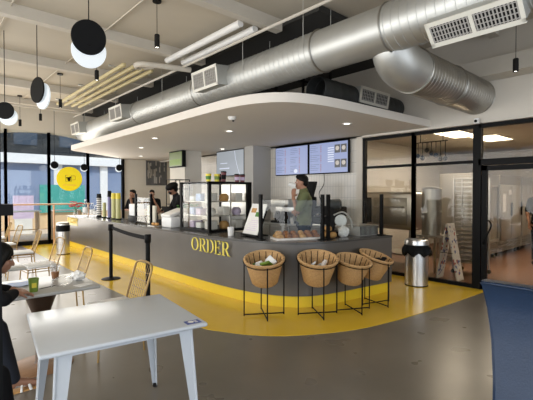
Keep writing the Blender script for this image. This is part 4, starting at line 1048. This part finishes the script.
# ------------------------------------------------------------------ tables and chairs
t = thing('metal_table', 'pale grey metal table with tapered legs in the foreground', 'table', (1.035, 2.71, 0), R(-7.5))
hx, hy = .485, .455
mb = MB(); mb.box(-hx, hx, -hy, hy, .725, .752, bev=.012, seg=3); mb.build('tabletop', M['tabletop'], t)
mb = MB(); mb.box(-hx + .09, hx - .09, -hy + .065, -hy + .075, .695, .725); mb.box(-hx + .09, hx - .09, hy - .075, hy - .065, .695, .725); mb.box(-hx + .085, -hx + .095, -hy + .07, hy - .07, .695, .725); mb.box(hx - .095, hx - .085, -hy + .07, hy - .07, .695, .725)
mb.build('apron', M['tabletop'], t)
for sx in (-1, 1):
    for sy in (-1, 1):
        mb = MB()
        # V-section sheet metal leg, wide at the top, narrow at the foot
        for (ax_, ay_) in ((1, 0), (0, 1)):
            top = .085; bot = .03
            cx, cy = sx * (hx - .09), sy * (hy - .07); fx, fy = sx * (hx - .05), sy * (hy - .03)
            a = Vector((cx, cy, .725)); b = Vector((cx - sx * top * ax_, cy - sy * top * ay_, .725)); c = Vector((fx - sx * bot * ax_, fy - sy * bot * ay_, .012)); d = Vector((fx, fy, .012))
            off = Vector((-sx * .004 * ay_, -sy * .004 * ax_, 0))
            vs = [mb.bm.verts.new(p) for p in (a, b, c, d)]; v2 = [mb.bm.verts.new(p + off) for p in (a, b, c, d)]
            mb.bm.faces.new(vs); mb.bm.faces.new(v2)
            for k in range(4): mb.bm.faces.new((vs[k], vs[(k + 1) % 4], v2[(k + 1) % 4], v2[k]))
        mb.tube([(cx, cy, .725), (fx, fy, .012)], .008, 8)
        lg = mb.build('leg', M['tabletop'], t, smooth=30)
        f_ = MB(); f_.cone((fx - sx * .012, fy - sy * .012, 0), (fx - sx * .012, fy - sy * .012, .025), .018, .018, 12); f_.build('rubber_foot', M['blackm'], lg)
        g_ = MB(); g_.ball((fx - sx * .015, fy - sy * .0, .06), .007); g_.build('rivet', M['steel'], lg)
t2 = thing('table_sticker', 'blue and white sticker on the right corner of the pale metal table', 'sticker', (1.385, 2.27, .7525), R(-7.5))
bx(-.05, .05, -.035, .035, 0, .0012).build('backing', M['blue'], t2)
mb = MB(); mb.lathe([(0, .0012), (.02, .0012), (.02, .002), (0, .002)], (-.012, .005, 0), 20); mb.box(.012, .03, -.02, -.012, .001, .002); mb.box(.012, .03, -.004, .004, .001, .002); mb.box(.012, .03, .012, .02, .001, .002); mb.build('white_print', M['whitep'], t2)

def cafe_table(loc, label, sx=.40, sy=.36):
    t = thing('pedestal_table', label, 'table', loc, 0, 'stone topped pedestal tables')
    mb = MB(); mb.box(-sx, sx, -sy, sy, .72, .75, bev=.008); mb.build('tabletop', M['marble'], t)
    mb = MB(); mb.lathe([(0, .72), (.15, .72), (.14, .68), (.06, .45), (.045, .3), (.05, .05), (.06, .03), (0, .03)], seg=24); mb.build('pedestal', M['bronze'], t)
    mb = MB(); mb.lathe([(0, .032), (.10, .03), (.25, .018), (.27, .008), (.27, 0), (0, 0)], seg=40); mb.build('base', M['wood'], t)
    return t
pt = cafe_table((.91, 4.15, 0), 'stone topped pedestal table holding the green cup, beside the seated woman', .41, .38)
dup(pt, (.60, 5.62, 0), 0, 'pedestal table behind the seated woman, second in the row')
dup(pt, (.66, 7.12, 0), 0, 'third pedestal table in the row, mostly hidden by the seated woman')

def wire_chair():
    t = thing('wire_chair', 'x', 'chair', (0, 0, 0), 0, 'gold wire chairs with white seats')
    # faces -x; seat 0.45 ; back at +x leaning +x
    mb = MB(); mb.box(-.21, .20, -.20, .20, .445, .485, bev=.018, seg=3); mb.build('seat', M['cushion'], t)
    mb = MB(); mb.tube([(-.21, -.2, .43), (.2, -.2, .43), (.2, .2, .43), (-.21, .2, .43)], .009, 8, True)
    for y in (-.1, 0, .1): mb.tube([(-.21, y, .435), (.2, y, .435)], .005, 6)
    mb.tube([(-.21, -.2, .39), (.2, -.2, .39), (.2, .2, .39), (-.21, .2, .39)], .007, 8, True)
    mb.build('seat_frame', M['gold'], t)
    for sx, sy in ((-1, -1), (-1, 1), (1, -1), (1, 1)):
        mb = MB(); mb.tube([(sx * .20, sy * .19, .43), (sx * .23, sy * .20, .0)], .010, 8); mb.build('leg', M['gold'], t)
    mb = MB()
    pts = [(.20, -.18, .42), (.235, -.195, .55), (.30, -.20, .76), (.325, -.185, .835), (.335, -.11, .862), (.336, 0, .868), (.335, .11, .862), (.325, .185, .835), (.30, .20, .76), (.235, .195, .55), (.20, .18, .42)]
    mb.tube([tuple(p) for p in catmull(pts, 3)], .011, 8)
    mb.build('back_frame', M['gold'], t)
    mb = MB()
    for k in range(-4, 5):
        y = k * .043; top = .862 - .0 * abs(k) - (.03 if abs(k) > 4 else 0)
        mb.tube([(.21, y, .46), (.245, y, .58), (.30, y, .75), (.333, y, top)], .0024, 4)
    for z, x in ((.52, .228), (.60, .253), (.68, .279), (.76, .305)): mb.tube([(x, -.19, z), (x, .19, z)], .0024, 4)
    mb.build('back_wire', M['gold'], t)
    return t
wc = wire_chair()
spots = [(1.55, 4.05, 'gold wire chair nearest the pale metal table'), (1.47, 5.60, 'gold wire chair beside the crossing of table and belt post, second in the row'), (1.53, 7.10, 'gold wire chair third in the row towards the windows'),
         (1.60, 8.85, 'gold wire chair fourth in the row towards the windows'), (1.58, 10.5, 'gold wire chair fifth in the row, next to the post'), (1.65, 12.1, 'farthest gold wire chair in the row near the windows')]
for k, (x, y, lab) in enumerate(spots):
    o = wc if k == 0 else dup(wc, (x, y, 0), R((-1) ** k * 4), lab)
    o.location = (x, y, 0); o['label'] = lab
spots[1]
# things on table 2
cup('paper_cup', (.80, 3.90, .75), .042, .115, M['green'], 'green paper cup with a yellow square emblem on the stone table', None)
o = bpy.context.scene.objects
bx(-.018, .018, -.0015, .0015, 0, .04).build('cup_badge', M['lemon'], [x for x in S.objects if x.get('label', '').startswith('green paper cup')][0]).location = (-.004, -.040, .04)
t = thing('iced_drink', 'clear plastic cup of iced drink with dome lid on the stone table', 'drink', (1.08, 4.34, .75))
mb = MB(); mb.lathe([(0, 0), (.03, 0), (.045, .12), (.043, .12), (.028, .004), (0, .004)], seg=20); mb.build('cup', M['plastic'], t)
mb = MB(); mb.lathe([(0, .005), (.028, .005), (.037, .07), (0, .07)], seg=20); mb.build('liquid', M['bread'], t)
mb = MB(); mb.lathe([(.047, .12), (.044, .15), (.03, .17), (.012, .175)], seg=20); mb.build('dome_lid', M['plastic'], t)
crumple('plastic_wrapper', (1.05, 3.98, .75), (.11, .07, .045), M['plastic'], 'crumpled clear wrapper in the middle of the stone table', 'wrapper', 11, .6)
crumple('paper_bag', (1.235, 4.14, .75), (.06, .08, .045), M['paper'], 'crumpled white paper bag at the right end of the stone table', 'bag', 12, .3)
mb = MB(); mb.box(-.14, .14, -.09, .09, 0, .006)
bmesh.ops.subdivide_edges(mb.bm, edges=mb.bm.edges[:], cuts=5, use_grid_fill=True)
rng = random.Random(2)
for v in mb.bm.verts: v.co.z += .012 * abs(math.sin(v.co.x * 25 + v.co.y * 14))
tag(mb.build('paper_sheet', M['bluepaper'], loc=(.70, 4.25, .751)), 'rumpled blue and white paper on the stone table before the seated woman', 'paper')
t = thing('napkin', 'white napkin lying at the right front corner of the stone table', 'napkin', (1.2, 3.87, .751), R(20))
bx(-.07, .07, -.05, .05, 0, .004).build('sheet', M['paper'], t)
t = thing('fork', 'dark fork between green cup and wrapper', 'fork', (.93, 3.98, .752), R(20))
mb = MB(); mb.box(-.08, .03, -.004, .004, 0, .004)
for k in range(-1, 2): mb.box(.03, .07, k * .007 - .002, k * .007 + .002, 0, .004)
mb.box(.025, .035, -.01, .01, 0, .004); mb.build('handle', M['blackm'], t)

# blue chair bottom right
t = thing('blue_armchair', 'navy blue leather chair at the bottom right corner, seen from behind', 'chair', (2.70, .50, 0), R(0))
mb = MB()
import itertools
prof = [(0, -.02), (.035, .3), (.065, .6), (.065, .85), (.035, 1.02), (-.02, 1.085)]   # lean in x
bm = mb.bm; Wy = .30; n = len(prof)
cols = []
for j in range(9):
    y = -.40 + .80 * j / 8; row = []
    flare = .0
    for (dx, z) in prof: row.append((dx, z))
    cols.append((y, row))
front = []; backv = []
for y, row in cols:
    e = abs(y) / .40
    fr = []; bk = []
    for (dx, z) in row:
        taper = .80 + .20 * min(1, max(0, (z / 1.085)) ** 1.6)
        fr.append(bm.verts.new((dx - .26, y * taper, .30 + z * .735))); bk.append(bm.verts.new((dx - .26 + .10, y * taper, .30 + z * .735)))
    front.append(fr); backv.append(bk)
for j in range(8):
    for i in range(n - 1):
        bm.faces.new((front[j][i], front[j][i + 1], front[j + 1][i + 1], front[j + 1][i])); bm.faces.new((backv[j][i], backv[j + 1][i], backv[j + 1][i + 1], backv[j][i + 1]))
    bm.faces.new((front[j][-1], backv[j][-1], backv[j + 1][-1], front[j + 1][-1])); bm.faces.new((front[j][0], front[j + 1][0], backv[j + 1][0], backv[j][0]))
for j in (0, 8):
    for i in range(n - 1): bm.faces.new((front[j][i], backv[j][i], backv[j][i + 1], front[j][i + 1]))
bmesh.ops.recalc_face_normals(bm, faces=bm.faces[:])
bmesh.ops.bevel(bm, geom=[e for e in bm.edges if e.calc_face_angle(0) > R(55)], offset=.02, segments=3, affect='EDGES')
mb.build('backrest', M['navy'], t, smooth=60)
bx(-.20, .32, -.29, .29, .36, .50, bev=.04, seg=3).build('seat', M['navy'], t)
for sx, sy in ((-.2, -.24), (-.2, .24), (.27, -.24), (.27, .24)):
    mb = MB(); mb.cone((sx, sy, 0), (sx, sy, .36), .016, .024, 10); mb.build('leg', M['wood'], t)

# stanchions
def post(x, y, label):
    t = thing('belt_post', label, 'queue post', (x, y, 0), 0, 'black queue posts')
    mb = MB(); mb.lathe([(0, .03), (.03, .035), (.12, .025), (.165, .015), (.17, 0), (0, 0)], seg=32); mb.build('base', M['black'], t)
    mb = MB(); mb.cone((0, 0, .03), (0, 0, .93), .032, .032, 20); mb.build('pole', M['black'], t)
    mb = MB(); mb.lathe([(0, 1.02), (.04, 1.02), (.045, 1.01), (.045, .91), (.035, .90), (0, .90)], seg=24); mb.build('belt_head', M['black'], t)
    return t
post(2.80, 7.45, 'black queue post farther from the camera, left end of the belt')
post(2.50, 5.28, 'black queue post nearer the camera, partly behind the gold wire chair')
mb = MB(); prev = None
for k in range(12):
    f = k / 12; f2 = (k + 1) / 12
    def bp_(f): return Vector((2.80, 7.41, .965)).lerp(Vector((2.51, 5.33, .965)), f) - Vector((0, 0, .02 * 4 * f * (1 - f)))
    a, b = bp_(f), bp_(f2); nx = Vector((.003, 0, 0)); h_ = Vector((0, 0, .03))
    vs = [mb.bm.verts.new(p) for p in (a - h_ - nx, b - h_ - nx, b + h_ - nx, a + h_ - nx, a - h_ + nx, b - h_ + nx, b + h_ + nx, a + h_ + nx)]
    for q in ((0, 1, 2, 3), (7, 6, 5, 4), (0, 4, 5, 1), (3, 2, 6, 7)): mb.bm.faces.new([vs[i] for i in q])
tag(mb.build('queue_belt', M['blackcloth'], smooth=0), 'black belt stretched between the two queue posts', 'belt')

# bins
def bin_(x, y, r, h, label, bag):
    t = thing('waste_bin', label, 'bin', (x, y, 0))
    mb = MB(); mb.cone((0, 0, .02), (0, 0, h), r, r, 36); mb.build('body', M['steel'], t)
    mb = MB(); mb.cone((0, 0, 0), (0, 0, .02), r + .005, r + .005, 36); mb.build('base_ring', M['black'], t)
    if bag:
        mb = MB(); rng = random.Random(9); seg = 40
        prof = [(r + .004, h - .03), (r + .05, h - .10), (r + .055, h - .17), (r + .02, h - .19), (r + .004, h - .16)]
        mb.lathe(prof, seg=seg)
        for v in mb.bm.verts:
            k = rng.uniform(.93, 1.08); a = math.atan2(v.co.y, v.co.x)
            if v.co.x ** 2 + v.co.y ** 2 > (r + .01) ** 2: v.co.z += .035 * math.sin(a * 7) - .01; v.co.x *= k; v.co.y *= k
        mb.build('bin_liner', M['black'], t)
        mb = MB(); mb.lathe([(r - .03, h + .06), (r, h + .05), (r + .012, h), (r + .012, h - .03), (r - .04, h - .03), (r - .045, h + .0)], seg=36); mb.build('lid_ring', M['steel'], t)
        mb = MB(); mb.cone((0, 0, h - .02), (0, 0, h - .015), r - .045, r - .045, 24); mb.build('opening', M['black'], t)
    else:
        mb = MB(); mb.lathe([(r + .003, h - .20), (r + .003, h - .04), (r + .012, h - .04), (r + .012, h - .20)], seg=36); mb.build('swing_band', M['black'], t)
        mb = MB(); mb.lathe([(r, h), (r - .01, h + .03), (r - .05, h + .04), (0, h + .04)], seg=36); mb.build('lid', M['galvdark'], t)
bin_(6.57, 3.42, .19, .74, 'steel waste bin with black liner beside the glass partition', True)
bin_(3.02, 11.35, .155, .80, 'tall steel waste bin at the far end of the counter', False)

# window bar and high stools at the far windows
t = thing('window_bar', 'orange wooden bar rail running along the far windows', 'bar', (2.5, 13.55, 0))
bx(-3.5, 1.9, -.12, .12, 1.235, 1.275, bev=.006).build('bar_top', M['orange'], t)
for x in (-3.0, -.35, .83, 1.85): bx(x, x + .04, -.02, .02, 0, 1.235).build('leg', M['orange'], t)

# ------------------------------------------------------------------ kitchen
def freezer(x, y, label, doors, w_):
    t = thing('reach_in_freezer', label, 'freezer', (x, y, 0), 0, 'steel reach-in freezers')
    H_ = 2.05
    bx(0, w_, 0, .8, .12, H_, bev=.01).build('cabinet', M['freezer'], t)
    bx(0, w_, -.02, 0, H_ - .22, H_).build('header_panel', M['galvdark'], t)
    n = len(doors)
    for k, kind in enumerate(doors):
        a = k * w_ / n + .02; b = (k + 1) * w_ / n - .02
        if kind == 'g':
            f = MB(); f.box(a, a + .05, -.05, 0, .42, H_ - .25); f.box(b - .05, b, -.05, 0, .42, H_ - .25); f.box(a, b, -.05, 0, H_ - .30, H_ - .25); f.box(a, b, -.05, 0, .42, .48)
            d = f.build('door', M['freezer'], t); bx(a + .05, b - .05, -.03, -.02, .48, H_ - .3).build('door_pane', M['iglass'], d); bx(a + .05, b - .05, -.012, -.004, .48, H_ - .3).build('door_back', M['greywall'], d)
        else:
            d = bx(a, b, -.05, 0, .42, H_ - .25, bev=.008).build('door', M['freezer'], t)
        bx(b - .08, b - .05, -.09, -.05, 1.0, 1.35, bev=.008).build('door_handle', M['black' if kind != 'g' else 'steel'], d)
    g = MB()
    for k in range(4): g.box(.03, w_ - .03, -.03, 0, .14 + k * .065, .17 + k * .065)
    g.build('grille', M['galvdark'], t)
    for xx in (.08, w_ - .08):
        g = MB(); g.cone((xx, .08, 0), (xx, .08, .12), .03, .03, 10); g.build('caster', M['black'], t)
    return t
freezer(9.45, 3.55, 'steel freezer with two glass doors, left of the freezer row', 'gg', 1.45)
freezer(10.98, 3.55, 'steel freezer with solid doors and taped notices, right of the freezer row', 'ss', 1.6)
freezer(12.65, 3.55, 'steel freezer at the far right of the row', 'ss', 1.6)
for k, (x, z, w_, h_) in enumerate([(11.2, 1.35, .22, .45), (11.62, 1.62, .2, .12)]):
    tag(bx(-w_ / 2, w_ / 2, 0, .003, -h_ / 2, h_ / 2).build('paper_notice', M['paper'], loc=(x, 3.493, z)), ['long white notice taped on the freezer door', 'small white notice taped high on the freezer'][k], 'notice')
t = thing('sheet_pan_rack', 'tall rack of sheet pans inside the kitchen behind the glass', 'rack', (8.35, 3.2, 0), 0)
mb = MB()
for sx in (-.2, .2):
    for sy in (-.26, .26): mb.box(sx - .014, sx + .014, sy - .014, sy + .014, .08, 1.9)
mb.box(-.21, .21, -.27, .27, 1.88, 1.90); mb.build('upright', M['steel'], t)
for k in range(19):
    bx(-.19, .19, -.245, .245, .22 + k * .088, .238 + k * .088).build('sheet_pan', M['steel'] if k > 8 else M['galvdark'], t)
for sx in (-.2, .2):
    for sy in (-.26, .26):
        mb = MB(); mb.cone((sx - .02, sy, .04), (sx + .02, sy, .04), .04, .04, 14); mb.build('caster', M['black'], t)
t = thing('deck_oven', 'large steel oven on a stand behind the left glass pane', 'oven', (8.15, 4.75, 0), 0)
bx(-.4, .4, -.62, .62, .82, 1.62, bev=.05, seg=3).build('body', M['steel'], t)
bx(-.42, -.39, -.5, .3, .92, 1.5, bev=.01).build('door', M['galvdark'], t)
mb = MB(); mb.tube([(-.46, -.45, 1.3), (-.46, .25, 1.3)], .014, 8); mb.build('door_handle', M['steel'], t)
bx(-.415, -.395, .36, .56, .95, 1.5).build('control_panel', M['blackm'], t)
for sx, sy in ((-.34, -.55), (-.34, .55), (.34, -.55), (.34, .55)): bx(sx - .025, sx + .025, sy - .025, sy + .025, 0, .82).build('leg', M['steel'], t)
bx(-.38, .38, -.58, .58, .28, .31).build('lower_shelf', M['steel'], t)
t = thing('steel_urn', 'tall steel cylinder appliance between the oven and the pan rack', 'appliance', (7.95, 3.82, 0))
mb = MB(); mb.cone((0, 0, .75), (0, 0, 1.68), .19, .19, 32); mb.build('body', M['galvdark'], t)
mb = MB(); mb.lathe([(0, 1.68), (.19, 1.68), (.17, 1.71), (.02, 1.73), (0, 1.73)], seg=32); mb.build('lid', M['galvdark'], t)
for sx, sy in ((-.15, -.15), (-.15, .15), (.15, -.15), (.15, .15)): bx(sx - .02, sx + .02, sy - .02, sy + .02, 0, .72).build('leg', M['steel'], t)
bx(-.22, .22, -.22, .22, .71, .75).build('shelf', M['steel'], t)
t = thing('utensil_rack', 'dark hanging rack of utensils seen through the upper glass', 'rack', (8.4, 4.05, 2.95))
mb = MB(); mb.tube([(0, -.25, 0), (0, -.25, -.25)], .008, 6); mb.tube([(0, .25, 0), (0, .25, -.25)], .008, 6); mb.tube([(0, -.35, -.25), (0, .35, -.25)], .012, 6); mb.build('rail', M['black'], t)
rng = random.Random(6)
for k in range(7):
    y = -.3 + k * .1; L = rng.uniform(.15, .4)
    mb = MB(); mb.tube([(0, y, -.25), (0, y, -.25 - L)], .008, 6); mb.ball((0, y, -.27 - L), .05, (.4, 1, 1.1), 10); mb.build('utensil', M['blackm'], t)
t = thing('sandwich_board', 'white folding board with coloured prints standing behind the glass', 'sign board', (7.5, 3.25, 0), R(0))
ptn = mat('printed_newsprint', (.8, .78, .74), .6); ntt = ptn.node_tree; bb = ntt.nodes['Principled BSDF']
vo = ntt.nodes.new('ShaderNodeTexVoronoi'); vo.inputs['Scale'].default_value = 22; tcn = ntt.nodes['Texture Coordinate']; ntt.links.new(tcn.outputs['Object'], vo.inputs['Vector'])
rp = ntt.nodes.new('ShaderNodeValToRGB'); rp.color_ramp.interpolation = 'CONSTANT'
for e_ in range(4): rp.color_ramp.elements.new(.2 + e_ * .1)
for e_, c_ in zip(rp.color_ramp.elements, [(.78, .75, .7, 1), (.8, .78, .74, 1), (.12, .15, .35, 1), (.8, .77, .7, 1), (.45, .12, .1, 1), (.8, .78, .74, 1)]): e_.color = c_
for e_, p_ in zip(rp.color_ramp.elements, [0, .38, .5, .62, .74, .84]): e_.position = p_
sx_ = ntt.nodes.new('ShaderNodeSeparateColor'); ntt.links.new(vo.outputs['Color'], sx_.inputs[0]); ntt.links.new(sx_.outputs[0], rp.inputs[0]); ntt.links.new(rp.outputs[0], bb.inputs['Base Color'])
bx(-.14, .14, -.01, .01, 0, 1.05, m=TR(0, .19, 0.0, 0, R(10))).build('panel', ptn, t)
bx(-.14, .14, -.01, .01, 0, 1.05, m=TR(0, -.19, 0.0, 0, R(-10))).build('panel', ptn, t)
mb = MB(); mb.tube([(-.14, -.11, .5), (-.14, .11, .5)], .006, 6); mb.build('stay', M['black'], t)

# ------------------------------------------------------------------ street outside the far windows
def facade(name, label, x0, x1, y, z0, z1, m, d=.3): return tag(bx(x0, x1, y, y + d, z0, z1).build(name, m), label, 'building')
t = thing('street_building', 'blue-grey street building with dark upper floor seen through the far windows', 'building', (6, 20, 0))
bx(-16, 12, 0, .5, .75, 2.9).build('blue_wall', M['street_blue'], t)
bx(-16, 12, -.05, .5, 0, .75).build('base_wall', M['street_tan'], t)
bx(-16, 12, -.25, .5, 2.9, 3.3).build('fascia', M['street_white'], t)
bx(-16, 12, 0, .5, 3.3, 9).build('upper_wall', M['street_dark'], t)
for x in (-6.2, -4.4, -2.6, -.8, 1.0): bx(x, x + .9, -.02, .0, 3.7, 4.6).build('window_pane', M['street_glass'], t)
for x in (-1.05, 1.0, 2.9): bx(x, x + .35, -.08, 0, .75, 2.9).build('pilaster', M['street_white'], t)
tag(bx(-1.0, .9, -.03, .03, .0, 1.25).build('hoarding', M['teal'], loc=(5.35, 19.88, .72)), 'teal hoarding board on the street beyond the round sign', 'hoarding')
tag(bx(-.35, .35, -.02, .02, 0, .9).build('street_poster', M['pink'], loc=(3.35, 17.9, .6)), 'pale pink poster board on the street beyond the left window', 'poster')
bx(-.3, .3, -.02, .02, -.6, 0).build('support', M['whitep'], [x for x in S.objects if x.name.startswith('street_poster')][0])
def patio_table(x, label):
    t = thing('patio_table', label, 'table', (x, 15.6, -.02), 0, 'patio tables outside the far windows')
    bx(-.5, .5, -.3, .3, .98, 1.02).build('tabletop', M['whitep'], t)
    for sx in (-.45, .42): bx(sx, sx + .03, -.25, .25, 0, .98).build('leg', M['street_tan'], t)
    bx(-.45, .45, -.02, .02, .35, .38).build('rail', M['street_tan'], t)
patio_table(2.9, 'white topped patio table outside the leftmost window'); patio_table(4.25, 'white topped patio table outside below the round sign')
